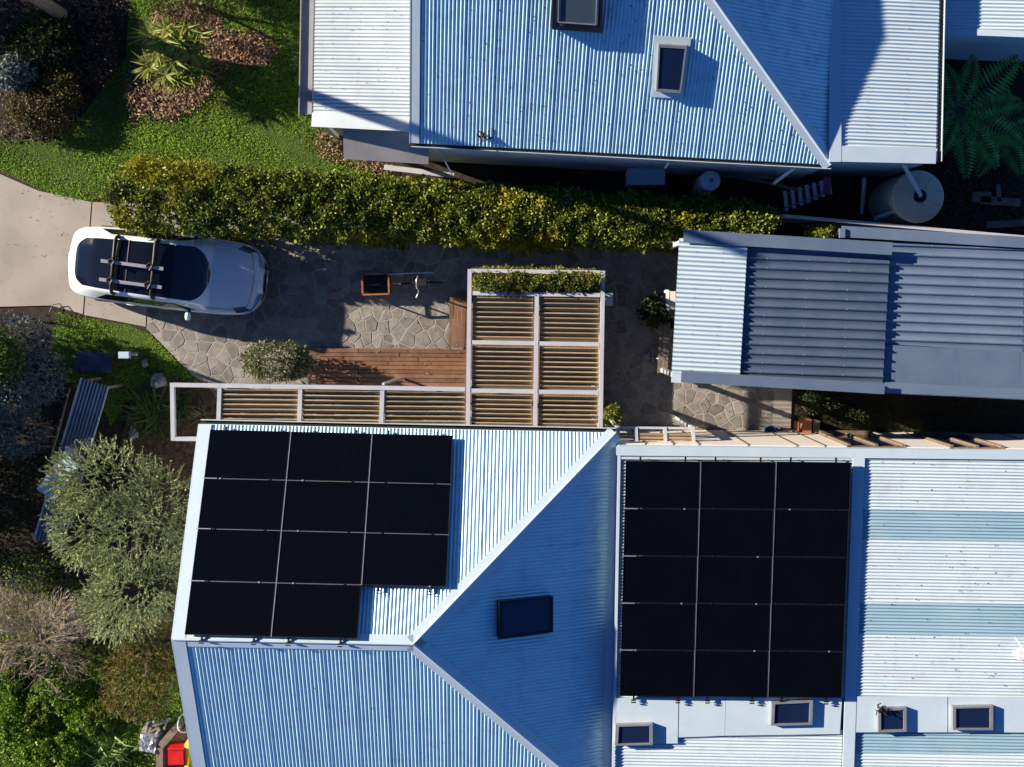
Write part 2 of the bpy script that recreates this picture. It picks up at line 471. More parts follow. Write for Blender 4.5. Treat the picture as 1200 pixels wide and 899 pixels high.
def ridge_cap(mb, p, q, nl, nr, w, off=.016, t=.012):
    """folded capping: two wings that follow both slopes"""
    d = (q - p).normalized()
    for n, sgn in ((nl, 1), (nr, -1)):
        side = n.cross(d).normalized() * sgn
        # make sure side goes downhill
        if side.z > 0: side = -side
        a, b = p + n * off, q + n * off
        mb.slab([a, b, b + side * w, a + side * w], n, t)
    mb.tube([p + Vector((0, 0, off + .012)), q + Vector((0, 0, off + .012))], .028, 8)
def gutter(mb, mbd, p, q, out, w=.12, h=.1):
    """open box gutter from p to q, projecting along out; dark strip inside painted for the shade"""
    o = Vector(out).normalized(); zz = Vector((0, 0, 1))
    mb.beam(p + o * w - zz * .04, q + o * w - zz * .04, .014, h)
    mb.beam(p + o * (w / 2 + .006) - zz * (.04 + h / 2), q + o * (w / 2 + .006) - zz * (.04 + h / 2), w, .012)
    mb.beam(p + o * .004 - zz * .06, q + o * .004 - zz * .06, .012, h * .8)
    mbd.beam(p + o * (w / 2) - zz * .055, q + o * (w / 2) - zz * .055, w * .8, .03)  # near-black strip paints the shade in the open channel

def skylight(parent, pl, pts, hgt, frame_w=.05, frame_mat='greyframe', glass_mat='glass', upstand=None, name='skylight', flashing=None, glass_drop=.012):
    """pts: four 3-D points on the roof plane; returns part with frame, pane"""
    n = pl.n
    c = sum(pts, Vector()) / 4
    mb = MB()
    inner = [p + (c - p) * (frame_w * 2.2 / (c - p).length) for p in pts]
    k = 4
    top = [p + n * hgt for p in pts]; it = [p + n * hgt for p in inner]; ib = [p + n * (hgt - glass_drop - .02) for p in inner]
    bot = [p - n * .02 for p in pts]
    vs_ = bot + top + it + ib
    cr = (pts[1] - pts[0]).cross(pts[2] - pts[1]).dot(n) > 0
    fs = []
    for i in range(k):
        j = (i + 1) % k
        fs += [(i, j, 4 + j, 4 + i), (4 + i, 4 + j, 8 + j, 8 + i), (8 + i, 8 + j, 12 + j, 12 + i)]
    if not cr: fs = [tuple(reversed(f)) for f in fs]
    mb.add(vs_, fs)
    sk = mb.build(name, M[frame_mat], parent)
    g = MB(); g.slab([p + n * (hgt - glass_drop - .012) for p in inner], n, .008)
    g.build('pane', M[glass_mat], sk)
    if flashing:
        f = MB()
        out = [c + (p - c) * (1 + flashing / (p - c).length * 1.4) for p in pts]
        f.slab([p + n * .022 for p in out], n, .012)
        f.build('flashing', M['flash'], sk)
    return sk

# ------------------------------------------------------------------ ground
mb = MB(); mb.add([(-90, -90, 0), (90, -90, 0), (90, 90, 0), (-90, 90, 0)], [(0, 1, 2, 3)])
kind(mb.build('ground', M['soil']), 'structure')

def sheet(name, pxpoly, z, mat, thick=None):
    pts = [P(x, y, z) for x, y in pxpoly]
    mb = MB()
    if thick: mb.prism(pts, z - thick, z)
    else:
        mb.add(pts, [tuple(range(len(pts)))])
        a = sum(pts[i].x * pts[(i + 1) % len(pts)].y - pts[(i + 1) % len(pts)].x * pts[i].y for i in range(len(pts)))
        if a < 0: mb.f = [tuple(reversed(f)) for f in mb.f]
    return kind(mb.build(name, mat), 'structure')
def in_poly(px, py, poly):
    c = False; n = len(poly)
    for i in range(n):
        x0, y0 = poly[i]; x1, y1 = poly[(i + 1) % n]
        if (y0 > py) != (y1 > py) and px < (x1 - x0) * (py - y0) / (y1 - y0) + x0: c = not c
    return c
def in_poly_np(X, Y, poly):
    c = np.zeros(X.shape, bool); n = len(poly)
    for i in range(n):
        x0, y0 = poly[i]; x1, y1 = poly[(i + 1) % n]
        if y0 == y1: continue
        c ^= ((y0 > Y) != (y1 > Y)) & (X < (x1 - x0) * (Y - y0) / (y1 - y0) + x0)
    return c

LAWN_N = [(-90, 152), (0, 156), (50, 166), (72, 160), (102, 128), (128, 96), (148, 66), (150, 20), (165, -60), (360, -60), (352, 130), (392, 158), (398, 180), (440, 196), (430, 215), (130, 226), (112, 236), (76, 232), (46, 222), (22, 210), (0, 201), (-90, 170)]
LAWN_W = [(66, 366), (108, 374), (152, 381), (176, 392), (212, 428), (236, 447), (205, 452), (180, 446), (150, 470), (130, 500), (118, 470), (66, 440), (60, 400)]
LAWN_S = [(-60, 742), (30, 742), (90, 760), (150, 780), (215, 790), (240, 960), (-60, 960)]
LAWN_E = [(932, 456), (1260, 462), (1260, 512), (932, 508)]
sheet('lawn', LAWN_N, .012, M['lawn_soil'])
sheet('verge', LAWN_W, .012, M['lawn_soil'])
sheet('weed_patch', LAWN_S, .012, M['lawn_soil'])
MULCH_YUCCA = [(156, 88), (170, 60), (180, 20), (215, 6), (255, 18), (262, 40), (300, 44), (318, 62), (300, 78), (262, 72), (250, 100), (232, 120), (205, 134), (180, 130), (160, 134)]
sheet('mulch_bed', MULCH_YUCCA, .03, M['mulch'], .03)
BED_W = [(160, 455), (200, 440), (240, 446), (258, 452), (256, 512), (236, 520), (215, 690), (175, 600), (140, 520)]
sheet('garden_bed', BED_W, .02, M['mulch'], .02)

# concrete driveway, poured slab by slab
drive = MB(); drive.prism([P(x, y) for x, y in [(-200, 120), (-60, 182), (0, 204), (46, 224), (112, 238), (200, 240), (200, 274), (172, 384), (100, 369), (60, 359), (-60, 362), (-200, 380)]], -.05, .004)
driveway = kind(drive.build('driveway', M['soil']), 'structure')
slabs = [[(-200, 120), (-60, 182), (0, 204), (46, 224), (107.5, 237), (97.5, 368), (60, 358), (-60, 361), (-200, 380)],
         [(109, 237), (178, 239), (171, 383), (99, 369)]]
for sl in slabs:
    m_ = MB(); m_.prism([P(x, y) for x, y in sl], .0, .03); m_.build('slab', M['concrete'], driveway)

# crazy paving
PAVE = [(173, 246), (560, 262), (800, 268), (880, 300), (914, 440), (914, 506), (716, 512), (560, 505), (300, 505), (262, 500), (246, 472), (238, 452), (172, 385)]
pave_pts = [P(x, y) for x, y in PAVE]
mb = MB(); mb.prism(pave_pts, -.05, .019)
paving = kind(mb.build('paving', M['mortar']), 'structure')
def clip_half(poly, mx, my, nx, ny):
    out = []; k = len(poly)
    for i in range(k):
        a, b = poly[i], poly[(i + 1) % k]
        da = (a[0] - mx) * nx + (a[1] - my) * ny; db = (b[0] - mx) * nx + (b[1] - my) * ny
        if da <= 0: out.append(a)
        if da * db < 0:
            t = da / (da - db); out.append((a[0] + (b[0] - a[0]) * t, a[1] + (b[1] - a[1]) * t))
    return out
def convex_cells(step):
    xs = [p.x for p in pave_pts]; ys = [p.y for p in pave_pts]
    x0, x1, y0, y1 = min(xs), max(xs), min(ys), max(ys)
    nx, ny = int((x1 - x0) / step) + 2, int((y1 - y0) / step) + 2
    pts = {}
    for i in range(-1, nx + 1):
        for j in range(-1, ny + 1):
            pts[i, j] = (x0 + (i + .5 + (.5 if j % 2 else 0) + random.uniform(-.42, .42)) * step, y0 + (j + .5 + random.uniform(-.42, .42)) * step)
    pp = [(p.x, p.y) for p in pave_pts]
    res = []
    for (i, j), c in pts.items():
        if not in_poly(c[0], c[1], pp): continue
        poly = [(c[0] - 2 * step, c[1] - 2 * step), (c[0] + 2 * step, c[1] - 2 * step), (c[0] + 2 * step, c[1] + 2 * step), (c[0] - 2 * step, c[1] + 2 * step)]
        for di in (-2, -1, 0, 1, 2):
            for dj in (-2, -1, 0, 1, 2):
                q = pts.get((i + di, j + dj))
                if q is None or q is c: continue
                dx, dy = q[0] - c[0], q[1] - c[1]; d = math.hypot(dx, dy)
                g = .009
                poly = clip_half(poly, (c[0] + q[0]) / 2 - dx / d * g, (c[1] + q[1]) / 2 - dy / d * g, dx / d, dy / d)
        # keep within the paving outline (nearby boundary edges)
        ar = sum(pp[k][0] * pp[(k + 1) % len(pp)][1] - pp[(k + 1) % len(pp)][0] * pp[k][1] for k in range(len(pp)))
        ok = True
        for k in range(len(pp)):
            a, b = pp[k], pp[(k + 1) % len(pp)]
            ex, ey = b[0] - a[0], b[1] - a[1]; l2 = ex * ex + ey * ey
            t = max(0, min(1, ((c[0] - a[0]) * ex + (c[1] - a[1]) * ey) / l2))
            if math.hypot(a[0] + ex * t - c[0], a[1] + ey * t - c[1]) < 2 * step:
                l = math.sqrt(l2); nx_, ny_ = (ey / l, -ex / l) if ar > 0 else (-ey / l, ex / l)
                poly = clip_half(poly, a[0] - nx_ * .01, a[1] - ny_ * .01, nx_, ny_)
        if len(poly) >= 3: res.append((c, poly))
    return res
def stone_geo(mb, c, poly):
    n = len(poly)
    # drop very short edges
    pl = [poly[i] for i in range(n) if math.hypot(poly[i][0] - poly[i - 1][0], poly[i][1] - poly[i - 1][1]) > .03]
    if len(pl) < 3: return False
    cx = sum(p[0] for p in pl) / len(pl); cy = sum(p[1] for p in pl) / len(pl)
    tx, ty = random.gauss(0, .012), random.gauss(0, .012); h = random.uniform(.021, .029)
    low = [(x, y, .005) for x, y in pl]
    mid = [(x, y, h - .005 + (x - cx) * tx + (y - cy) * ty) for x, y in pl]
    top = [(cx + (x - cx) * .93, cy + (y - cy) * .93, h + (x - cx) * tx + (y - cy) * ty) for x, y in pl]
    k = len(pl); fs = []
    for i in range(k):
        j = (i + 1) % k
        fs += [(i, j, k + j, k + i), (k + i, k + j, 2 * k + j, 2 * k + i)]
    fs.append(tuple(range(2 * k, 3 * k)))
    a = sum(pl[i][0] * pl[(i + 1) % k][1] - pl[(i + 1) % k][0] * pl[i][1] for i in range(k))
    if a < 0: fs = [tuple(reversed(f)) for f in fs]
    mb.add(low + mid + top, fs); return True
VIS = [[(172, 384), (172, 360), (300, 366), (312, 280), (540, 290), (545, 345), (525, 408), (362, 408), (300, 400), (285, 446), (240, 446)],
       [(712, 300), (790, 300), (786, 450), (912, 452), (912, 505), (712, 500)]]
def to_px(x, y):
    v = _R.transposed() @ (Vector((x, y, 0)) - Vector((0, 0, CAM_H)))
    return 600 + FPX * v.x / -v.z, 449.5 - FPX * v.y / -v.z
cells = convex_cells(.285)
parts_, rest = [], []
for c, poly in cells:
    px, py = to_px(*c)
    a = abs(sum(poly[i][0] * poly[(i + 1) % len(poly)][1] - poly[(i + 1) % len(poly)][0] * poly[i][1] for i in range(len(poly)))) / 2
    (parts_ if any(in_poly(px, py, v) for v in VIS) else rest).append((a, c, poly))
parts_.sort(key=lambda t: -t[0])
rest += parts_[300:]; parts_ = parts_[:300]
for a, c, poly in parts_:
    m_ = MB()
    if stone_geo(m_, c, poly): m_.build('stone', M['stone'], paving)
m_ = MB()
for a, c, poly in rest: stone_geo(m_, c, poly)
kind(m_.build('stones', M['stone'], paving), 'stuff')

# red chalk scribbles on the paving
chalk = thing('chalk_drawing', P(395, 346, .03), 'red chalk scribbles on the shaded stone paving ahead of the white car', 'chalk')
for (x, y) in [(392, 341), (400, 340), (401, 352), (367, 345), (399, 364)]:
    pts = [P(x + random.uniform(-4, 4), y + random.uniform(-3, 3), .036) for k in range(8)]
    mb = MB(); mb.tube(pts, .008, 4); mb.build('stroke', M['chalk'], chalk)

# ------------------------------------------------------------------ timber deck
deck = thing('timber_deck', P(530, 440, 0), 'reddish timber deck of narrow boards beside the slatted pergola', 'deck')
y = 410.5; k = 0
while y < 452:
    x0, x1 = (362, 546)
    cut = random.choice([420, 455, 468, 490, 440])
    for a, b in ((x0, cut - .4), (cut + .4, x1)):
        m_ = MB(); p, q = P(a, y - .2 + (a - 362) * .008, .14), P(b, y - .2 + (b - 362) * .008, .14)
        m_.beam(p, q, .088, .03); m_.build('board', M['deck'], deck)
    y += 4.9
for x in np.arange(529.5, 706, 4.9):
    m_ = MB(); p, q = P(x, 347, .175), P(x - 2, 407.6, .175)
    if x > 547: q = P(x - 4, 500, .175)
    m_.beam(p, q, .088, .03); m_.build('board', M['deck'], deck)
m_ = MB()
for (a, b) in (((364, 409.5), (527, 409.5)), ((364, 450), (545, 452)), ((530, 348), (704, 350)), ((548, 498), (700, 499)), ((548, 425), (702, 425))):
    m_.beam(P(*a, .06), P(*b, .06), .06, .115)
m_.build('joist', M['old_timber'], deck)

# ------------------------------------------------------------------ south house
SH_E0, SH_E1 = P(235, 497.5, 3.0), P(721, 507.5, 3.0)          # north eave
plN = slope(SH_E1, SH_E0, 25)                                   # rises to the south
eave = (SH_E1 - SH_E0); eave.z = 0; eave.normalize()
south = Vector((eave.y, -eave.x, 0))
HW = 4.13
PITCH = math.tan(math.radians(25))
zr = 3.0 + HW * PITCH
ridgeW = SH_E0 + south * HW + Vector((0, 0, HW * PITCH))
apex = SH_E1 - eave * HW + south * HW + Vector((0, 0, HW * PITCH))
SH_S0, SH_S1 = SH_E0 + south * 2 * HW, SH_E1 + south * 2 * HW
plS = slope(SH_S0, SH_S1, 25)
plE = slope(SH_S1, SH_E1, 25)
sh = thing('house', P(470, 700, 0), 'low house with a gabled zinc roof, dark solar panels and white north wall', 'house')
# walls
mb = MB()
ins = .38
wpts = [SH_E0 + eave * ins + south * ins, SH_E1 - eave * .05 + south * ins, SH_S1 - eave * .05 - south * ins, SH_S0 + eave * ins - south * ins]
mb.prism(wpts, 0, 2.86)
# gable infill
gw = [SH_E0 + eave * ins + south * .4, SH_S0 + eave * ins - south * .4, ridgeW + eave * ins - Vector((0, 0, .12))]
mb.slab([gw[0] - Vector((0, 0, .1)), gw[1] - Vector((0, 0, .1)), gw[2]], eave, .1)
mb.build('wall', M['wall'], sh)
corr('roof_sheet', plN, [SH_E0, SH_E1, apex, ridgeW], south, CORR, M['zinc'], sh, screws=(.92, .156, .0135))
corr('roof_sheet', plS, [SH_S0, SH_S1, apex, ridgeW], south, CORR, M['zinc'], sh, screws=(.92, .156, .0135))
corr('roof_sheet', plE, [SH_S1, SH_E1, apex], eave, CORR, M['zinc'], sh)
# cappings
mb = MB(); ridge_cap(mb, ridgeW, apex, plN.n, plS.n, .17); mb.build('ridge_cap', M['flash'], sh)
mb = MB(); ridge_cap(mb, apex, SH_E1 + Vector((0, 0, .0)), plN.n, plE.n, .18); mb.build('hip_cap', M['flash'], sh)
mb = MB(); ridge_cap(mb, apex, SH_S1, plS.n, plE.n, .18); mb.build('hip_cap', M['flash'], sh)
# barge flashing along the west gable
mb = MB()
for a, pl in ((SH_E0, plN), (SH_S0, plS)):
    mb.beam(a + eave * .10, ridgeW + eave * .10, .26, .016, up=pl.n, off=.026)
    mb.beam(a - eave * .03, ridgeW - eave * .03, .02, .17, up=pl.n, off=-.05)
    mb.beam(a + eave * .235, ridgeW + eave * .235, .018, .03, up=pl.n, off=.02)
mb.build('barge_flashing', M['flash'], sh)
mb, md = MB(), MB()
gutter(mb, md, SH_E0, SH_E1, -south, .10)
g_ = mb.build('gutter', M['flash'], sh); md.build('gutter_gap_shade', M['black_gap'], g_)
mb, md = MB(), MB(); gutter(mb, md, SH_S0, SH_S1, south, .12)
g_ = mb.build('gutter', M['flash'], sh); md.build('gutter_gap_shade', M['black_gap'], g_)
# east slope skylight
skylight(sh, plE, [plE.at(x, y) for x, y in ((582, 703), (645, 697), (645, 739), (582, 747))], .13, .035, 'darkframe', 'glass')

# east wing: low roof, ribs running east-west
ZW = 3.22
A = P(716, 527, ZW); B_ = P(1260, 535, ZW)
exv = (B_ - A).normalized()
plW = Plane(A, B_ + Vector((0, 0, .10)), P(714, 900, ZW))
def WQ(px, py, off=0.0): return plW.at(px, py, off)
wing_base = MB()
wall_poly = [P(724, 523, ZW), P(1290, 530, ZW), P(1290, 960, ZW), P(716, 960, ZW)]
wing_base.prism([Vector((p.x, p.y, 0)) for p in wall_poly], 0, 3.05)
wing_base.build('wall', M['wall'], sh)
# west half roof (mostly beneath the panels)
mb_w = corr('roof_sheet', plW, [WQ(726, 531), WQ(1001, 533), WQ(992, 818), WQ(718, 824)], exv, CORR_E, M['zinc_pale'], sh)
# east half: bands of zinc and translucent sheet
bands = [(530, 596, 'zinc'), (596, 632, 'clear_sheet'), (632, 705, 'zinc'), (705, 743, 'clear_sheet'), (743, 815, 'zinc')]
for y0, y1, mt in bands:
    dz = 0 if mt == 'zinc' else -.006
    xl0, xl1 = 1014 - (y0 - 530) * .045, 1014 - (y1 - 530) * .045
    corr('translucent_sheet' if mt != 'zinc' else 'roof_sheet', plW, [WQ(xl0, y0), WQ(1290, y0 + 3), WQ(1290, y1 + 3 + (2 if mt == 'zinc' else 2)), WQ(xl1, y1 + 2)], exv, CORR_E, M['zinc_pale' if mt == 'zinc' else mt], sh, off=dz, screws=(1.4, .143, .012) if mt == 'zinc' else None)
# lower ribbed bays south of the flat strip
corr('roof_sheet', plW, [WQ(719, 868), WQ(988, 856), WQ(984, 980), WQ(716, 980)], exv, CORR_E, M['zinc_pale'], sh, off=-.03)
corr('translucent_sheet', plW, [WQ(998, 857), WQ(1290, 857), WQ(1290, 884), WQ(997, 884)], exv, CORR_E, M['clear_sheet'], sh, off=-.03)
corr('roof_sheet', plW, [WQ(997, 884), WQ(1290, 884), WQ(1290, 980), WQ(994, 980)], exv, CORR_E, M['zinc_pale'], sh, off=-.03)
# flat apron sheets
mb = MB()
def apron(pp, off=.0, t=.012):
    mb.slab([WQ(x, y, off) for x, y in pp], plW.n, t)
apron([(718.5, 818), (795, 817), (794, 871), (717.5, 872)], .030)
apron([(795.6, 817), (850, 816), (849, 862), (794.6, 864)], .022)
apron([(850.6, 816), (987, 812), (984, 860), (849.6, 862)], .030)
apron([(1000, 816), (1110, 816), (1110, 858), (998, 858)], .030)
apron([(1110.6, 816), (1165, 816.5), (1165, 858), (1110.6, 858)], .022)
apron([(1165.6, 816.5), (1290, 817), (1290, 859), (1165.6, 858)], .030)
mb.build('apron_flashing', M['flash'], sh)
# cappings round the wing
mb = MB()
mb.beam(WQ(722, 528), WQ(1290, 534), .20, .03, up=plW.n, off=.035)
mb.beam(WQ(724, 536.5), WQ(1000, 538), .05, .02, up=plW.n, off=.028)
mb.build('parapet_capping', M['flash'], sh)
mb = MB(); mb.beam(WQ(1006, 531), WQ(990.5, 980), .25, .03, up=plW.n, off=.034); mb.build('divider_capping', M['flash'], sh)
mb = MB(); mb.beam(WQ(725.5, 530), WQ(717, 980), .06, .05, up=plW.n, off=.02); mb.build('edge_capping', M['flash'], sh)
mb = MB(); mb.beam(P(717, 523, 3.035), P(708.5, 980, 3.035), .27, .03); mb.build('valley_gutter', M['flash'], sh)
mb = MB(); mb.beam(P(724.5, 523, 3.1), P(1290, 530, 3.1), .05, .22); mb.build('fascia', M['flash'], sh)
for pts, hh in (([(721, 847), (764, 846), (764, 870), (720, 871)], .14), ([(903, 821), (951, 819), (950, 847), (902, 848)], .13), ([(1027, 828), (1060, 827), (1060, 855), (1027, 856)], .13), ([(1114, 826), (1161, 825), (1161, 853), (1114, 853)], .13)):
    skylight(sh, plW, [WQ(x, y, .03) for x, y in pts], hh, .035, 'greyframe', 'glass', glass_drop=.03)
# north wall of the wing: white sheets, timber battens, timber windows
nw0, nw1 = P(724, 523, ZW), P(1290, 530, ZW)
nd = (nw1 - nw0); nd.z = 0; NWL = nd.length; nd.normalize(); nout = Vector((-nd.y, nd.x, 0))
def nwx(px, py=521, z=3.0):           # distance along the wall for a top-edge pixel
    q = P(px, py, z); return (Vector((q.x, q.y, 0)) - Vector((nw0.x, nw0.y, 0))).dot(nd)
stops = [nwx(x) for x in (724, 757, 790, 820, 878, 935, 968, 994)] + [nwx(1062), nwx(1115), nwx(1178), nwx(1240), nwx(1289)]
base = Vector((nw0.x, nw0.y, 0))
def wbox(a, b, z0, z1, t, off, name, mt, par):
    m_ = MB(); c = base + nd * (a + b) / 2 + nout * (off + t / 2) + Vector((0, 0, (z0 + z1) / 2))
    m_.box(c, (b - a, t, z1 - z0), Matrix((nd, nout, Vector((0, 0, 1)))).transposed()); return m_.build(name, mt, par)
wins = {(7, 8), (9, 10)}
for i in range(len(stops) - 1):
    a, b = stops[i], stops[i + 1]
    if (i, i + 1) in wins:
        w_ = wbox(a, b, .75, 2.95, .035, .0, 'window', M['timber'], sh)
        half = (a + b) / 2
        for c0, c1 in ((a + .07, half - .035), (half + .035, b - .07)):
            wbox(c0, c1, .85, 2.85, .012, .03, 'pane', M['glass'], w_)
        for c0 in (a + .035, half, b - .035): wbox(c0 - .035, c0 + .035, .75, 2.95, .05, .035, 'frame', M['timber'], w_)
        wbox(a, b, .70, .76, .10, .03, 'sill', M['timber'], w_)
        wbox(a + .01, b - .01, .05, .70, .03, .0, 'wall_panel', M['wall_white'], sh)
    else:
        wbox(a + .01, b - .01, .05, 2.97, .03, .0, 'wall_panel', M['wall_white'], sh)
    wbox(b - .022, b + .022, .05, 2.97, .045, .0, 'batten', M['timber'], sh)

# ------------------------------------------------------------------ solar arrays
pan_mesh = {}
def solar_array(label, pl, corners, cols, rows, skip, off, row_strips=True):
    TL, TR, BL = [pl.at(*c, off) for c in corners]
    root = thing('solar_array', pl.at(*corners[0]), label, 'solar panels')
    u = (TR - TL); v = (BL - TL)
    W, Hh = u.length / cols, v.length / rows
    u.normalize(); v.normalize(); n = pl.n
    key = label
    fr = .012; gap = .010; th = .035
    def frame_me():
        mb = MB(); w, h = W - gap * 2, Hh - gap
        for c, s in (((0, h / 2 - fr / 2, 0), (w, fr, th)), ((0, -h / 2 + fr / 2, 0), (w, fr, th)), ((-w / 2 + fr / 2, 0, 0), (fr, h - 2 * fr, th)), ((w / 2 - fr / 2, 0, 0), (fr, h - 2 * fr, th))): mb.box(c, s)
        me = bpy.data.meshes.new('frame'); me.from_pydata(mb.v, [], mb.f); me.materials.append(M['darkframe']); return me
    def glass_me():
        mb = MB(); mb.box((0, 0, -.004), (W - gap * 2 - 2 * fr, Hh - gap - 2 * fr, th - .012))
        me = bpy.data.meshes.new('panel'); me.from_pydata(mb.v, [], mb.f); me.materials.append(M['solar']); return me
    gm, fm = glass_me(), frame_me()
    Rm = Matrix((u, -v, n)).transposed().to_4x4()
    for r in range(rows):
        for c in range(cols):
            if (r, c) in skip: continue
            pos = TL + u * W * (c + .5) + v * Hh * (r + .5)
            o = bpy.data.objects.new('panel', gm); col.objects.link(o); o.parent = root
            o.matrix_local = Matrix.Translation(pos - root.location) @ Rm
            f = bpy.data.objects.new('frame', fm); col.objects.link(f); f.parent = o
    # mounting rails run along v under each column
    for c in range(cols):
        for fr_ in (.2, .8):
            last = rows - (1 if (rows - 1, c) in skip else 0)
            a = TL + u * W * (c + fr_) - n * .045 - v * .09; b = TL + u * W * (c + fr_) - n * .045 + v * (Hh * last + .10)
            m_ = MB(); m_.beam(a, b, .035, .04, up=n); m_.build('rail', M['darkframe'], root)
            m_ = MB()
            q = b; m_.beam(q - u * .05, q + u * .05, .02, .04, up=n); m_.beam(q + v * .05 - u * .05, q + v * .05 + u * .05, .02, .03, up=n)
            m_.build('end_clamp', M['darkframe'], root)
    for c in range(cols):
        for r in range(1, rows):
            for fr_ in (.2, .8):
                if (r - 1, c) in skip: continue
                q = TL + u * W * (c + fr_) + v * Hh * r + n * .022
                m_ = MB(); m_.box(q, (.035, .03, .012), Matrix((u, -v, n)).transposed()); m_.build('mid_clamp', M['silver'] if random.random() < .35 else M['darkframe'], root)
    for c in range(1, cols):
        last = rows - (1 if (rows - 1, c) in skip else 0)
        a = TL + u * W * c; b = a + v * Hh * last
        m_ = MB(); m_.beam(a, b, gap * 1.9, .02, up=n, off=.004); m_.build('joint_strip', M['silver'], root)
    if row_strips:
        for r in range(1, rows):
            m_ = MB(); a = TL + v * Hh * r; b = a + u * W * (cols - (1 if (r, cols - 1) in skip else 0)); m_.beam(a, b, gap * .9, .016, up=n, off=.004); m_.build('joint_strip', M['greyframe'], root)
    # short bright cross rails poking out at the left edge
    for r in range(1, rows):
        q = TL + v * Hh * r - n * .0
        m_ = MB(); m_.beam(q - u * .02, q + u * .28, .018, .012, up=n, off=.022); m_.build('cable_clip', M['silver'], root)
    return root
solar_array('black solar array of eleven panels with one missing corner on the gabled roof', plN, [(246, 503.5), (531, 510.5), (216, 744)], 3, 4, {(3, 2)}, .125)
solar_array('larger black solar array of fifteen panels on the flatter wing roof', plW, [(733, 540), (998, 541.5), (725.5, 816)], 3, 5, set(), .18, False)

# small bracket and aerial at the right edge of the wing roof
ae = thing('roof_aerial', WQ(1196, 768), 'small white roof aerial bracket at the right edge of the translucent roof', 'aerial')
m_ = MB(); c = WQ(1197, 766); m_.box(c + Vector((0, 0, .06)), (.22, .2, .1)); m_.build('base', M['white'], ae)
m_ = MB(); m_.tube([c + Vector((0, 0, .1)), c + Vector((0, 0, .55))], .02); m_.build('mast', M['silver'], ae)
m_ = MB(); m_.tube([c + Vector((0, 0, .45)), c + Vector((-.25, .42, .2))], .015); m_.tube([c + Vector((0, 0, .35)), c + Vector((-.2, .05, .06))], .02); m_.build('arm', M['white'], ae)

# ------------------------------------------------------------------ north house
NH0, NH1 = P(482, 167, 3.0), P(973, 193, 3.0)
nplS = slope(NH0, NH1, 25)
ne = (NH1 - NH0); ne.z = 0; ne.normalize(); nn = Vector((-ne.y, ne.x, 0))
NHW = 4.3
up_ = Vector((0, 0, NHW * PITCH))
n_rw = NH0 + nn * NHW + up_; n_ap = NH1 - ne * NHW + nn * NHW + up_
NH2, NH3 = NH1 + nn * 2 * NHW, NH0 + nn * 2 * NHW
nplE = slope(NH1, NH2, 25); nplN = slope(NH2, NH3, 25)
nh = thing('house', P(720, 60, 0), 'long house with a hipped zinc roof and two skylights behind the hedge', 'house')
mb = MB()
mb.prism([p for p in (NH0 + ne * .12 + nn * .0, NH1 + nn * .0, NH2 - nn * .14, NH3 + ne * .12 - nn * .14)], 0, 2.88)
mb.slab([NH0 + ne * .12 + nn * .3 - Vector((0, 0, .15)), NH3 + ne * .12 - nn * .3 - Vector((0, 0, .15)), n_rw + ne * .12 - Vector((0, 0, .15))], ne, .08)
mb.build('wall', M['wall'], nh)
corr('roof_sheet', nplS, [NH0, NH1, n_ap, n_rw], nn, CORR, M['zinc_old'], nh, screws=(.75, .156, .0135))
corr('roof_sheet', nplE, [NH1, NH2, n_ap], ne, CORR, M['zinc_old'], nh, screws=(.9, .156, .0135))
corr('roof_sheet', nplN, [NH2, NH3, n_rw, n_ap], nn, CORR, M['zinc_old'], nh)
mb = MB(); ridge_cap(mb, n_ap, NH1, nplS.n, nplE.n, .17); mb.build('hip_cap', M['flash'], nh)
mb = MB(); ridge_cap(mb, n_ap, NH2, nplE.n, nplN.n, .17); mb.build('hip_cap', M['flash'], nh)
mb = MB(); ridge_cap(mb, n_rw, n_ap, nplS.n, nplN.n, .17); mb.build('ridge_cap', M['flash'], nh)
mb = MB()
for a, pl in ((NH0, nplS), (NH3, nplN)):
    mb.beam(a + ne * .07, n_rw + ne * .07, .2, .016, up=pl.n, off=.026)
    mb.beam(a - ne * .03, n_rw - ne * .03, .02, .2, up=pl.n, off=-.06)
mb.build('barge_flashing', M['flash'], nh)
mb, md = MB(), MB(); gutter(mb, md, NH0, NH1 + ne * .02, -nn, .085)
g_ = mb.build('gutter', M['flash'], nh); md.build('gutter_gap_shade', M['black_gap'], g_)
s1 = skylight(nh, nplS, [nplS.at(x, y) for x, y in ((648, -34), (707, -32), (705, 36), (647, 32))], .22, .05, 'darkframe', 'glass_sky')
m_ = MB()
ins_ = [nplS.at(x, y, .226) for x, y in ((655, -28), (700, -26), (698, 29), (654, 26))]
for a, b in zip(ins_, ins_[1:] + ins_[:1]): m_.beam(a, b, .022, .02, up=nplS.n)
m_.build('inner_frame', M['silver'], s1)
skylight(nh, nplS, [nplS.at(x, y) for x, y in ((771, 50), (804, 52), (797, 107), (768, 105))], .17, .03, 'greyframe', 'glass', flashing=.12)
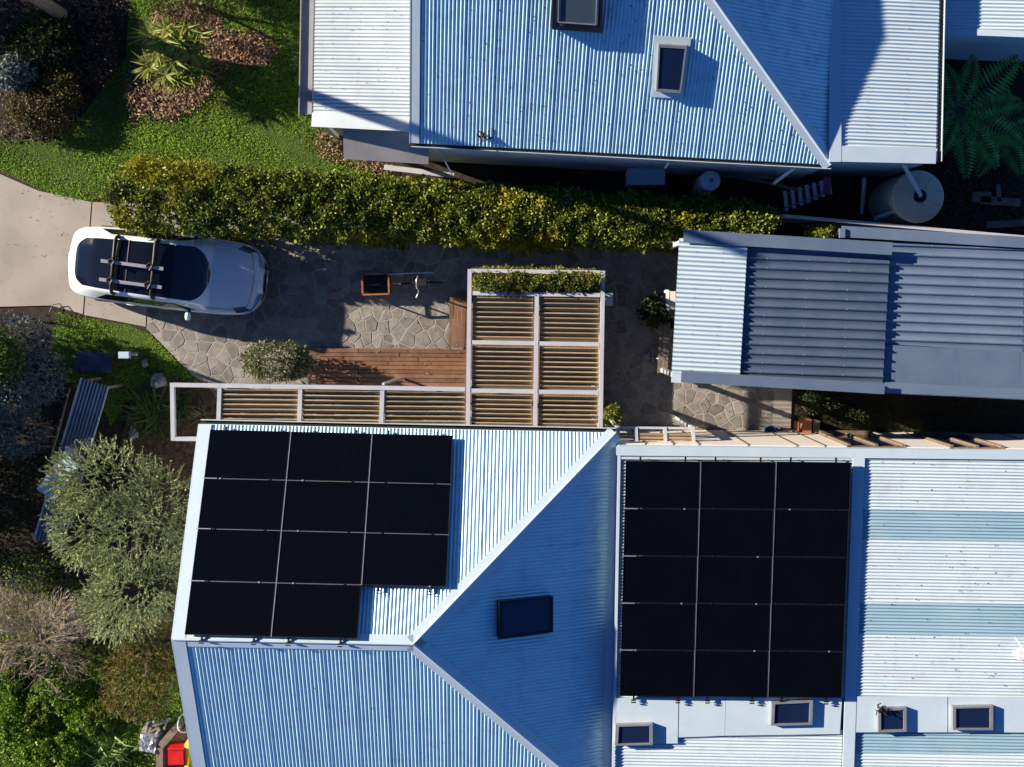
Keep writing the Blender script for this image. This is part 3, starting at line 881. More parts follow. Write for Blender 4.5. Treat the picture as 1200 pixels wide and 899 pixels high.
# twiggy debris caught on the gutter
# box gutter + east low roof
ZL = 3.05
gE0, gE1 = P(972, 186, ZL), P(965, -160, ZL)
plL = Plane(P(986, 172, ZL), P(986, -100, ZL), P(1102, 172, ZL - .12))
LQ = plL.at
mb = MB(); mb.prism([LQ(975, 186), LQ(1095, 188), LQ(1106, -200), LQ(970, -200)], 0, 2.85); mb.build('wall', M['wall'], nh)
corr('roof_sheet', plL, [LQ(985, 172), LQ(1097, 174), LQ(1105, -200), LQ(986, -200)], Vector((1, -.03, 0)), CORR, M['white_roof'], nh, screws=(.8, .156, .0135))
mb = MB(); mb.beam(LQ(978, 190), LQ(978.5, -200), .26, .03, up=plL.n, off=.03)
mb.beam(LQ(984, 180.5), LQ(1096, 183), .33, .02, up=plL.n, off=.03)
mb.build('capping', M['flash'], nh)
mb, md = MB(), MB(); gutter(mb, md, LQ(1098, 189), LQ(1106, -200), Vector((1, 0, 0)), .10); g_ = mb.build('gutter', M['flash'], nh); md.build('gutter_gap_shade', M['black_gap'], g_)
# far annex roof in the corner
plX = Plane(P(1106, 34, 2.55), P(1290, 40, 2.7), P(1106, -100, 2.55))
mb = MB(); mb.prism([plX.at(1112, 36), plX.at(1290, 42), plX.at(1290, -160), plX.at(1112, -160)], 0, 2.42); mb.build('wall', M['wall'], nh)
corr('roof_sheet', plX, [plX.at(1107, 33), plX.at(1290, 40), plX.at(1290, -160), plX.at(1109, -160)], Vector((1, -.03, 0)), CORR, M['white_roof'], nh)
mb = MB(); mb.beam(plX.at(1107, 37), plX.at(1290, 44), .13, .03, up=plX.n, off=.02); mb.build('capping', M['flash'], nh)
# west verandah roof, falls to the west
plV = Plane(P(484, 148, 2.86), P(484, -150, 2.86), P(367, 148, 2.45))
VQ = plV.at
corr('verandah_sheet', plV, [VQ(367, 134), VQ(480, 140), VQ(482, -160), VQ(372, -160)], Vector((1, -.05, 0)), CORR, M['verandah'], nh, screws=(.6, .156, .0135))
mb = MB(); mb.beam(VQ(366, 140.5), VQ(481, 146), .30, .02, up=plV.n, off=.03); mb.build('verandah_flashing', M['verandah'], nh)
mb = MB()
a, b = P(358.5, 134, 2.30), P(364, -160, 2.30)
mb.beam(a, b, .27, .03); mb.beam(a + Vector((-.14, 0, .03)), b + Vector((-.14, 0, .03)), .02, .1); mb.beam(a + Vector((.14, 0, .04)), b + Vector((.14, 0, .04)), .02, .12)
mb.build('box_gutter', M['gutter'], nh)
for (x, y) in ((374, 140), (378, 0), (470, 146)):
    m_ = MB(); q = VQ(x, y); m_.box((q.x, q.y, q.z / 2 - .03), (.09, .09, q.z - .08)); m_.build('verandah_post', M['white'], nh)
# window hood
plH = Plane(P(404, 148, 2.35), P(504, 152, 2.35), P(404, 188, 2.02))
HQ = plH.at
mb = MB(); mb.slab([HQ(402, 150), HQ(503, 156), HQ(502, 192), HQ(403, 186)], plH.n, .03); mb.build('window_hood', M['gutter'], nh)
mb = MB(); mb.beam(HQ(505, 158), HQ(530, 205), .03, .03); mb.build('hood_bracket', M['alu'], nh)
mb = MB(); mb.beam(P(450, 196, .3), P(532, 206, .3), .12, .06); mb.build('wall_plinth', M['alu'], nh)
# downpipe struts
m_ = MB(); m_.tube([P(932, 196, 2.8), P(908, 214, 2.2), P(906, 216, .4)], .035); m_.build('downpipe', M['white'], nh)
m_ = MB(); m_.tube([P(784, 189, 2.8), P(780, 196, 2.3), P(779, 197, .4)], .03); m_.build('downpipe', M['white'], nh)

# ------------------------------------------------------------------ shed
sd = thing('shed', P(1000, 370, 0), 'long slate blue metal shed with a pale corrugated front bay', 'shed')
def splane(z): return Plane(P(790, 300, z), P(1200, 300, z - .16), P(790, 440, z))
p1, p2, p3 = splane(2.86), splane(2.78), splane(2.68)
rib = (P(1030, 452, 2.7) - P(868, 446, 2.7)); rib.z = 0
rib1 = (P(875, 285, 2.8) - P(797, 281, 2.8)); rib1.z = 0
corr('roof_sheet', p1, [p1.at(*q) for q in ((796, 279), (876, 284), (867, 441), (787, 437))], rib1, CORR_S, M['white_roof'], sd, screws=(.55, .197, .0165))
m_ = MB(); m_.slab([p1.at(*q, -.03) for q in ((787.5, 436), (800, 437), (799, 449), (786.5, 448))], p1.n, .02); m_.build('flashing', M['white_roof'], sd)
corr('roof_sheet', p2, [p2.at(*q) for q in ((868, 283), (1043, 291), (1034, 455), (860, 444))], rib, TRIM, M['shed_dark'], sd, screws=(.9, .205, .034))
corr('roof_sheet', p3, [p3.at(*q) for q in ((1036, 283), (1290, 298), (1290, 418), (1030, 404))], rib, TRIM, M['shed_mid'], sd, screws=(1.0, .205, .034))
mb = MB()
for (x0, x1) in ((1036, 1120), (1120.8, 1195), (1195.8, 1290)):
    mb.slab([p3.at(*q, .012 + .004 * (x0 > 1100)) for q in ((x0, 404 + (x0 - 1036) * .052), (x1, 404 + (x1 - 1036) * .052), (x1, 449 + (x1 - 1036) * .04), (x0 - 1, 449 + (x0 - 1036) * .04))], p3.n, .01)
mb.build('flat_sheet', M['shed_trim'], sd)
mb = MB()
mb.beam(p2.at(800, 277), p2.at(1043, 292), .27, .02, up=p2.n, off=.13); mb.build('flashing', M['shed_trim'], sd)
mb = MB(); mb.beam(p3.at(985, 271.5), p3.at(1290, 290), .24, .02, up=p3.n, off=.07); mb.beam(p3.at(985, 268), p3.at(985, 279), .12, .06, up=p3.n, off=.1); mb.build('flashing', M['shed_mid'], sd)
mb = MB(); mb.beam(p2.at(797, 441), p2.at(1034, 455), .24, .02, up=p2.n, off=.13); mb.build('flashing', M['shed_trim'], sd)
mb = MB(); mb.beam(p3.at(1032, 454), p3.at(1290, 466), .24, .02, up=p3.n, off=.07); mb.build('flashing', M['shed_mid'], sd)
mb = MB(); mb.beam(p2.at(797, 447), p2.at(1034, 461), .02, .2, up=p2.n, off=.03); mb.beam(p3.at(1034, 460), p3.at(1290, 472), .02, .2, up=p3.n, off=-.02); mb.build('fascia', M['shed_trim'], sd)
mb = MB(); mb.prism([p2.at(*q) for q in ((930, 292), (1290, 306), (1290, 458), (925, 447))], 0, 2.52); mb.build('wall', M['shed_dark'], sd)
for q in ((800, 284), (794, 441), (872, 287), (866, 444)):
    m_ = MB(); c = p1.at(*q); m_.box((c.x, c.y, 1.33), (.1, .1, 2.66)); m_.build('post', M['alu'], sd)
m_ = MB(); m_.beam(p1.at(800, 284) - Vector((0, 0, .12)), p1.at(794, 441) - Vector((0, 0, .12)), .05, .14); m_.build('beam', M['alu'], sd)

# ------------------------------------------------------------------ pergola
ZP = 2.72
pg = thing('pergola', P(560, 470, 0), 'pale metal framed pergola with rows of tilted timber slats over the deck', 'pergola')
def pbeam(a, b, w=.088, h=.12, z=ZP, name='beam'):
    m_ = MB(); m_.beam(P(*a, z), P(*b, z), w, h); return m_.build(name, M['alu'], pg)
xl = lambda y: 550.5 - (y - 317) * .012
xm = lambda y: 629.5 - (y - 317) * .014
xr = lambda y: 706.5 - (y - 317) * .016
rows_y = [(317.5, 319.5), (343.5, 346), (401, 403.5), (457.5, 460)]
for i, (ya, yb) in enumerate(rows_y):
    z = ZP if i in (0,) else ZP - .004
    pbeam((xl(ya) + 3, ya), (xr(yb) - 3, yb), z=z)
for fn, y0, y1 in ((xl, 315.5, 503), (xr, 317.5, 505), (xm, 346, 503)):
    pbeam((fn(y0), y0), (fn(y1), y1), z=ZP + .006)
pbeam((xl(500) + 3, 500), (xr(503) - 3, 503), z=ZP - .03)
# west run
pbeam((200, 451), (545, 456), z=ZP - .008); pbeam((259, 496.5), (545, 499), z=ZP - .05)
for x in (258, 352.5, 448.5): pbeam((x, 453.5 + (x - 258) * .01), (x - 1.5, 497), z=ZP - .02)
pbeam((202.5, 453), (203.5, 516), z=ZP - .012); pbeam((203.5, 514), (247, 514.5), z=ZP - .014)
slat_m = {}
def slat(x0, x1, y, dy):
    a, b = P(x0, y, ZP - .03), P(x1, y + dy, ZP - .03)
    L_ = (b - a).length; key = round(L_, 2)
    if key not in slat_m:
        mb = MB(); mb.box((0, 0, 0), (L_, .122, .028), Matrix.Rotation(math.radians(48), 3, 'X'))
        me = bpy.data.meshes.new('slat'); me.from_pydata(mb.v, [], mb.f); me.materials.append(M['slat']); slat_m[key] = me
    o = bpy.data.objects.new('slat', slat_m[key]); col.objects.link(o); o.parent = pg
    o.location = (a + b) / 2 - pg.location; d = b - a
    o.rotation_euler = (random.gauss(0, .02), 0, math.atan2(d.y, d.x))
for (ya, yb) in ((346.5, 398.5), (404.5, 455), (461, 499)):
    for (fa, fb) in ((xl, xm), (xm, xr)):
        n_ = round((yb - ya) / 5.6)
        for k in range(n_):
            y = ya + (k + .65) * (yb - ya) / n_
            slat(fa(y) + 4, fb(y) - 4, y + (fa(y) - 548) * .015, 1.1)
for (x0, x1) in ((260, 350.5), (355, 446.5), (451, 545)):
    for k in range(7):
        y = 458.5 + k * 5.7 + (x0 - 258) * .012
        slat(x0, x1, y, 1.0)
for (x, y) in ((xl(318), 318), (xr(320), 320), (xl(457), 457), (xr(459), 459), (xl(498), 496), (xr(498), 500), (352, 497), (258, 497), (448, 498)):
    q = P(x, y, ZP); m_ = MB(); m_.box((q.x, q.y, (ZP - .06) / 2), (.09, .09, ZP - .06)); m_.build('post', M['alu'], pg)
for k in range(4):  # low boards added out of sight under the slats to shade the paving beyond
    m_ = MB(); m_.beam(P(703.5, 350, .24 + k * .15), P(699.5, 500, .24 + k * .15), .03, .14); m_.build('added_shade_board', M['slat'], pg)
m_ = MB(); m_.beam(P(449, 450, ZP - .04), P(470, 443, .2), .05, .05); m_.build('brace', M['alu'], pg)

# slatted gate frame against the wing's north wall
sc = thing('slatted_awning', P(770, 510, 0), 'small pale framed awning with widely spaced slats by the white wall', 'awning')
za = 2.45
for x in (724, 745, 779, 812):
    m_ = MB(); m_.beam(P(x, 500.5, za), P(x + 1, 522, za), .075, .08); m_.build('rafter', M['alu'], sc)
for y, mt in ((501, 'alu'), (508.5, 'slat'), (512.5, 'slat'), (516.5, 'slat'), (521, 'alu')):
    m_ = MB(); m_.beam(P(722, y, za), P(815, y + 1, za), .05, .045); m_.build('slat', M[mt], sc)
for x in (724, 812):
    q = P(x, 502, za); m_ = MB(); m_.box((q.x, q.y, za / 2 - .02), (.07, .07, za - .06)); m_.build('post', M['alu'], sc)

# ------------------------------------------------------------------ white car
def build_car():
    Lc = 4.50
    cpos = P(196.0, 317.5, .72)
    ang = math.radians(-6.6)
    car = thing('parked_car', (cpos.x, cpos.y, .03), 'white hatchback car with glass roof and roof racks parked on the driveway', 'car')
    ca, sa = math.cos(ang), math.sin(ang)
    def W(x, y, z): return Vector((cpos.x + x * ca - y * sa, cpos.y + x * sa + y * ca, .03 + z))
    u0 = np.linspace(0, 1, 81); S = .55 * u0 + .45 * (.5 - .5 * np.cos(math.pi * u0))
    ip = lambda xs, ys: np.interp(S, xs, ys)
    def sm(a, k=2):
        for _ in range(k):
            b = a.copy(); b[1:-1] = (a[:-2] + 2 * a[1:-1] + a[2:]) / 4; a = b
        return a
    w = sm(ip([0, .008, .022, .045, .08, .14, .25, .5, .72, .84, .90, .94, .968, .988, 1], [.34, .52, .66, .75, .81, .855, .885, .895, .89, .87, .83, .765, .66, .50, .30]))
    zd = sm(ip([0, .02, .06, .2, .5, .68, .8, .9, .96, 1], [.80, .90, .97, 1.0, .97, .95, .88, .78, .68, .54]))
    rf = sm(ip([0, .02, .05, .16, .30, .45, .56, .66, .745, .8, 1], [0, .7, 1.04, 1.27, 1.42, 1.47, 1.43, 1.24, .985, .5, 0]), 3)
    wr = sm(ip([0, .02, .06, .2, .4, .6, .74, .85, .95, 1], [.20, .46, .58, .62, .645, .665, .69, .67, .56, .22]))
    zr = np.maximum(zd + .045, rf)
    rows = []
    for i in range(len(S)):
        x = (S[i] - .5) * Lc
        z_, r_, w_, h = zd[i], zr[i], w[i], zr[i] - zd[i]
        wrr = min(wr[i], w_ * .9)
        r5y = wrr + .05 + max(0, (.3 - h)) * .15
        pts = [(w_ * .92, .20), (w_ * .99, .34), (w_, .52), (w_ * .995, .70), (w_ * .975, z_ - .05), (w_ * .94, z_),
               (min(r5y, w_ * .93), z_ + max(0, h - .10) if h > .12 else z_ + h * .3),
               (wrr, z_ + h - .022 if h > .12 else z_ + h * .55), (wrr - .05, z_ + h), (wrr * .62, z_ + h + .022), (wrr * .3, z_ + h + .034), (0, z_ + h + .038)]
        rows.append(pts)
    nr = len(rows[0])
    RY = np.array([[p[0] for p in r] for r in rows]); RZ = np.array([[p[1] for p in r] for r in rows])
    full = []
    for i, pts in enumerate(rows):
        x = (S[i] - .5) * Lc
        full.append([W(x, -y, z) for y, z in pts] + [W(x, y, z) for y, z in reversed(pts[:-1])])
    nc = len(full[0])
    verts = [v for r in full for v in r]
    fs = [(i * nc + k, (i + 1) * nc + k, (i + 1) * nc + k + 1, i * nc + k + 1) for i in range(len(S) - 1) for k in range(nc - 1)]
    fs.append(tuple(range(nc - 1, -1, -1))); fs.append(tuple((len(S) - 1) * nc + k for k in range(nc)))
    link_mesh('body', verts, fs, M['car_paint'], car, True)
    def spt(s, r, side, lift=.004):
        """point on the body surface at station s (0..1) and profile row r (continuous)"""
        ys = [np.interp(s, S, RY[:, k]) for k in range(nr)]; zs = [np.interp(s, S, RZ[:, k]) for k in range(nr)]
        y = np.interp(r, range(nr), ys); z = np.interp(r, range(nr), zs)
        out = lift if r < 7 else 0
        return W((s - .5) * Lc, side * (y + out), z + lift)
    def patch(name, mat, s0, s1, r0, r1, side, ns=14, nrr=8, parent=None, lift=.005):
        vs_ = []; ff = []
        for i in range(nrr + 1):
            f = i / nrr; r = r0 + (r1 - r0) * f
            for j in range(ns + 1):
                g = j / ns; vs_.append(spt(s0(f) + (s1(f) - s0(f)) * g, r, side, lift))
        for i in range(nrr):
            for j in range(ns):
                q = (i * (ns + 1) + j, i * (ns + 1) + j + 1, (i + 1) * (ns + 1) + j + 1, (i + 1) * (ns + 1) + j)
                ff.append(q if side < 0 else tuple(reversed(q)))
        return link_mesh(name, vs_, ff, mat, parent or car, True)
    # one sweep of dark glass from tail to windscreen, rounded at both ends
    gl = None
    for gname, gmat, lo_, hi_ in (('glass_roof', 'car_glass', .352, .578), ('rear_window', 'car_glass', 0, .348), ('windscreen', 'car_screen', .582, 1)):
      vs_ = []; ff = []; NT, NS = 32, 24
      for i in range(NT + 1):
          t = -1 + 2 * i / NT; sd = -1 if t < 0 else 1
          yfrac = abs(t)
          sa_ = .052 + .055 * yfrac ** 5; sb_ = .742 - .058 * yfrac ** 2.2 - .02 * yfrac ** 10
          sa_, sb_ = max(sa_, lo_), min(sb_, hi_)
          for j in range(NS + 1):
              s_ = sa_ + (sb_ - sa_) * j / NS
              ys = [np.interp(s_, S, RY[:, k]) for k in range(nr)]; zs = [np.interp(s_, S, RZ[:, k]) for k in range(nr)]
              ye = ys[8]; y = yfrac * ye
              z = np.interp(-y, [-q for q in ys[8:]], zs[8:])
              vs_.append(W((s_ - .5) * Lc, sd * y, z + .007))
      for i in range(NT):
          for j in range(NS): ff.append((i * (NS + 1) + j, i * (NS + 1) + j + 1, (i + 1) * (NS + 1) + j + 1, (i + 1) * (NS + 1) + j))
      g0 = link_mesh(gname, vs_, ff, M[gmat], car, True)
      if gl is None: gl = g0
    for sd in (-1, 1):
        patch('side_window', M['car_glass'], lambda f: .17 + .07 * f, lambda f: .69 - .10 * f, 5.12, 5.93, sd, 30, 6)
        patch('headlight', M['lamp'], lambda f: .885 - .02 * f, lambda f: .958 - .035 * f, 5.0, 6.7, sd, 10, 6)
        patch('lamp_edge', M['white'], lambda f: .868 - .02 * f, lambda f: .884 - .02 * f, 5.4, 6.5, sd, 3, 6)
        patch('tail_light', M['red'], lambda f: .006, lambda f: .03, 3.3, 4.6, sd, 4, 4)
        patch('sill_trim', M['black_plastic'], lambda f: .20, lambda f: .80, .1, 1.0, sd, 20, 2)
    def zroof(x):
        s = x / Lc + .5; return float(np.interp(s, S, zr)) + .03
    for xs in ((.35 - .5) * Lc + .02, (.58 - .5) * Lc + .02):
        m_ = MB()
        ys = np.linspace(-.60, .60, 9); pts = []
        for yy in ys:
            s_ = (xs - .02) / Lc + .5
            yy_ = [np.interp(s_, S, RY[:, k]) for k in range(nr)]; zz_ = [np.interp(s_, S, RZ[:, k]) for k in range(nr)]
            pts.append(W((s_ - .5) * Lc, yy, np.interp(-abs(yy), [-q for q in yy_[8:]], zz_[8:]) + .008))
        m_.tube(pts, .014, 6); m_.build('seam', M['black_plastic'], gl)
    m_ = MB()
    for sd in (-1, 1):
        pts = [spt(s_, 6.4 - .9 * max(0, s_ - .86) * 4, sd, .003) for s_ in np.linspace(.735, .93, 10)]; m_.tube(pts, .006, 5)
    pts = [spt(.93 + .026 * math.cos(t * 1.57), 6.15 + (11 - 6.15) * (1 - abs(t)) ** .8, -1 if t < 0 else 1, .004) for t in np.linspace(-1, 1, 17)]; m_.tube(pts, .006, 5)
    m_.build('bonnet_seam', M['gutter'], car)
    patch('grille', M['black_plastic'], lambda f: .990, lambda f: .999, 1.2, 2.2, -1, 4, 3); patch('grille', M['black_plastic'], lambda f: .990, lambda f: .999, 1.2, 2.2, 1, 4, 3)
    # door shut lines, handles, wipers
    for sd in (-1, 1):
        for s_ in (.30, .475, .655):
            m_ = MB(); m_.tube([spt(s_, r, sd, .002) for r in np.linspace(1.0, 5.0, 8)], .005, 4); m_.build('door_seam', M['gutter'], car)
        for s_ in (.325, .505):
            m_ = MB(); m_.tube([spt(s_, 4.1, sd, .012), spt(s_ + .02, 4.1, sd, .02), spt(s_ + .04, 4.1, sd, .012)], .012, 6); m_.build('door_handle', M['car_paint'], car)
    for y0_, y1_ in ((-.45, .05), (.0, .48)):
        m_ = MB(); pts = []
        for t in np.linspace(0, 1, 5):
            s_ = .728 - .010 * abs((y0_ + (y1_ - y0_) * t)) * 4 - .012 * t; yy = y0_ + (y1_ - y0_) * t
            yy_ = [np.interp(s_, S, RY[:, k]) for k in range(nr)]; zz_ = [np.interp(s_, S, RZ[:, k]) for k in range(nr)]
            pts.append(W((s_ - .5) * Lc, yy, np.interp(-abs(yy), [-q for q in yy_[8:]], zz_[8:]) + .02))
        m_.tube(pts, .009, 5); m_.build('wiper', M['black_plastic'], car)
    # mirrors
    for sg in (-1, 1):
        m_ = MB(); c = (0.66, sg * .98, .98)
        prof = [(.0, -.11), (.05, -.10), (.075, -.04), (.075, .04), (.05, .10), (.0, .11)]
        vs_ = []
        for (r, h) in prof:
            for k in range(10):
                a = 2 * math.pi * k / 10; vs_.append(W(c[0] + r * math.cos(a) * .9, c[1] + h, c[2] + r * math.sin(a)))
        fs = [(i * 10 + k, i * 10 + (k + 1) % 10, (i + 1) * 10 + (k + 1) % 10, (i + 1) * 10 + k) for i in range(5) for k in range(10)]
        m_.add(vs_, fs); mir = m_.build('wing_mirror', M['car_paint'], car, True)
        m_ = MB(); m_.beam(W(.68, sg * .84, .97), W(.68, sg * .92, .97), .07, .04); m_.build('mirror_stalk', M['black_plastic'], mir)
    # wheels
    for x in (-1.42, 1.42):
        for sg in (-1, 1):
            def ringw(prof, seg=28):
                m_ = MB(); vs_ = []
                for (r, h) in prof:
                    for k in range(seg):
                        a = 2 * math.pi * k / seg; vs_.append(W(x + r * math.cos(a), sg * (.78 + h), .33 + r * math.sin(a)))
                fs = [(i * seg + k, i * seg + (k + 1) % seg, (i + 1) * seg + (k + 1) % seg, (i + 1) * seg + k) for i in range(len(prof) - 1) for k in range(seg)]
                return m_.add(vs_, fs)
            t = ringw([(.22, -.10), (.31, -.11), (.33, -.08), (.33, .08), (.31, .105), (.22, .11)]).build('wheel', M['rubber'], car, True)
            ringw([(.22, .11), (.205, .10), (.08, .085), (.001, .08)]).build('rim', M['rim'], t, True)
    # bumper trim, plates
    m_ = MB(); m_.box(W(Lc / 2 + .005, 0, .45), (.02, .40, .1), Matrix.Rotation(ang, 3, 'Z')); m_.build('number_plate', M['black_plastic'], car)
    m_ = MB(); m_.tube([W(1.0, -.06, zroof(1.0) + .02), W(1.0, .06, zroof(1.0) + .02)], .006); m_.build('bonnet_badge', M['silver'], car)
    # roof rack: two black bars with two aluminium bike trays
    rk = None
    for xb in (-.98, -.05):
        m_ = MB(); z = zroof(xb) + .09
        m_.tube([W(xb + .02, -.66, z - .17), W(xb + .02, -.62, z - .02), W(xb, -.55, z), W(xb, .55, z), W(xb + .02, .62, z - .02), W(xb + .02, .66, z - .17)], .042, 8)
        if rk is None:
            for dx in (.09, ): m_.tube([W(xb + dx, -.58, z - .02), W(xb + dx, .58, z - .02)], .026, 8)
            rk = m_.build('roof_rack', M['black_plastic'], car, True)
        else: m_.build('cross_bar', M['black_plastic'], rk, True)
    for yb in (.06, -.36):
        m_ = MB(); z = zroof(-.4) + .14
        m_.beam(W(-1.22, yb, z), W(.20, yb - .02, z), .075, .03); m_.build('bike_tray', M['silver'], rk)
        for xx in (-.98, -.12):
            m_ = MB()
            m_.tube([W(xx - .04, yb - .07, z + .02), W(xx - .05, yb + .02, z + .06), W(xx + .03, yb + .09, z + .05), W(xx + .08, yb + .02, z + .06), W(xx + .02, yb - .09, z + .04)], .018, 6)
            m_.box(W(xx, yb, z + .03), (.09, .10, .05), Matrix.Rotation(ang, 3, 'Z')); m_.build('clamp', M['black_plastic'], rk)
    # sunshade seen behind the windscreen corner (pale ellipse on the dash)
    return car
build_car()

# ------------------------------------------------------------------ foliage helpers
def unit(v): return v / np.maximum(np.linalg.norm(v, axis=-1, keepdims=True), 1e-9)
def leaves(C, D, Nn, ln, wd, bend=0.0):
    """C centres (n,3), D leaf axis, Nn leaf normal; returns quads"""
    D = unit(D); Sd = unit(np.cross(D, Nn)); U = np.cross(Sd, D)
    ln = np.asarray(ln).reshape(-1, 1) * np.ones((len(C), 1)); wd = np.asarray(wd).reshape(-1, 1) * np.ones((len(C), 1))
    a = C; b = C + D * ln * .45 + Sd * wd * .5; c = C + D * ln - U * ln * bend; d = C + D * ln * .45 - Sd * wd * .5
    return np.stack([a, b, c, d], 1)
def rnd_dir(n): return unit(rng.normal(size=(n, 3)))
def blob_points(n, blobs, shell=.30):
    """points near the surface of a union of ellipsoids (cx,cy,cz,rx,ry,rz), with outward normals"""
    B = np.array(blobs, float)
    wgt = (B[:, 3] * B[:, 4] + B[:, 3] * B[:, 5] + B[:, 4] * B[:, 5]); wgt /= wgt.sum()
    k = rng.choice(len(B), n, p=wgt); d = rnd_dir(n)
    d[:, 2] = np.where(d[:, 2] < -.35, -d[:, 2], d[:, 2])
    r = 1 - shell * rng.random((n, 1)) ** 1.6
    p = B[k, :3] + d * B[k, 3:] * r
    nrm = unit(d / B[k, 3:])
    keep = np.ones(n, bool)
    for j in range(len(B)):
        q = (p - B[j, :3]) / B[j, 3:]
        keep &= ((q ** 2).sum(1) > .5) | (k == j)
    keep &= p[:, 2] > .03
    return p[keep], nrm[keep]
def leafy(pts, nrm, per, spread, ln, wd, out=.5, updir=.35, jitter=1.0):
    """a cluster of leaves around every point"""
    n = len(pts)
    C = np.repeat(pts, per, 0) + rng.normal(size=(n * per, 3)) * spread
    Nn = np.repeat(nrm, per, 0)
    D = unit(Nn * out + rng.normal(size=C.shape) * jitter + np.array([0, 0, updir]))
    UpN = unit(Nn + rng.normal(size=C.shape) * .7 + np.array([0, 0, .6]))
    C[:, 2] = np.maximum(C[:, 2], .03)
    s = rng.uniform(.6, 1.25, (len(C), 1))
    return leaves(C, D, UpN, ln * s, wd * s)
def clumpy(pts, nrm, per, rad, ln, wd):
    """rounded tufts: leaves standing on small spheres, so each tuft has its own lit and shaded side"""
    n = len(pts); r = np.repeat(rng.uniform(rad * .55, rad * 1.3, (n, 1)), per, 0)
    d = unit(np.repeat(nrm, per, 0) * .75 + rnd_dir(n * per))
    C = np.repeat(pts, per, 0) + d * r * (1 - .35 * rng.random((n * per, 1)) ** 2)
    C[:, 2] = np.maximum(C[:, 2], .03)
    D = unit(d * .6 + rng.normal(size=C.shape) * .6 + np.array([0, 0, .25]))
    s = rng.uniform(.6, 1.25, (len(C), 1))
    return leaves(C, D, unit(d + rng.normal(size=C.shape) * .55), ln * s, wd * s)
def sprigs(pts, dirs, twig, per, ln, wd, droop=.15, spread=.5):
    """feathery twigs: narrow leaves set along a short axis"""
    n = len(pts); t = np.tile(np.linspace(0, 1, per), n)[:, None]
    D0 = np.repeat(unit(dirs), per, 0); tw = np.repeat(twig * rng.uniform(.6, 1.2, (n, 1)), per, 0)
    C = np.repeat(pts, per, 0) + D0 * tw * t + np.array([0, 0, -1]) * droop * tw * t ** 2
    D = unit(D0 + rng.normal(size=C.shape) * spread)
    return leaves(C, D, unit(rng.normal(size=C.shape) * .6 + np.array([0, 0, 1])), ln * rng.uniform(.7, 1.2, (len(C), 1)), wd)
def px_blob(px, py, z, rx_px, ry_px, rz):
    c = P(px, py, z); s = M_PER_PX(z); return (c.x, c.y, c.z, rx_px * s, ry_px * s, rz)
def stems(parent, base, tips, r0=.05, r1=.012, mat='bark', name='branch', wob=.08):
    m_ = MB()
    for t in tips:
        t = Vector(t); b = Vector(base); pts = []
        for k in range(5):
            f = k / 4
            q = b.lerp(t, f) + Vector((random.uniform(-wob, wob), random.uniform(-wob, wob), 0)) * (0 if k == 0 else 1)
            q.z = b.z + (t.z - b.z) * f ** .8; pts.append(q)
        m_.tube(pts, [r0 + (r1 - r0) * k / 4 for k in range(5)], 6)
    return m_.build(name, M[mat], parent)
def shrub(name, label, cat, blobs, mat, n, per, spread, ln, wd, out=.5, shell=.3, group=None, twigs=None, updir=.35):
    B = blobs; c = (sum(b[0] for b in B) / len(B), sum(b[1] for b in B) / len(B), 0)
    t = thing(name, c, label, cat, group)
    p, nn_ = blob_points(n, B, shell)
    if twigs: Q = sprigs(p, nn_ * .7 + rng.normal(size=p.shape) * .35 + np.array(twigs.get('lean', (0, 0, .2))), twigs['len'], per, ln, wd, twigs.get('droop', .2), twigs.get('spread', .4))
    else: Q = leafy(p, nn_, per, spread, ln, wd, out, updir)
    link_quads('foliage', Q, mat, t)
    st = stems(t, c, [(b[0], b[1], b[2] + b[5] * .3) for b in B], .05)
    return t

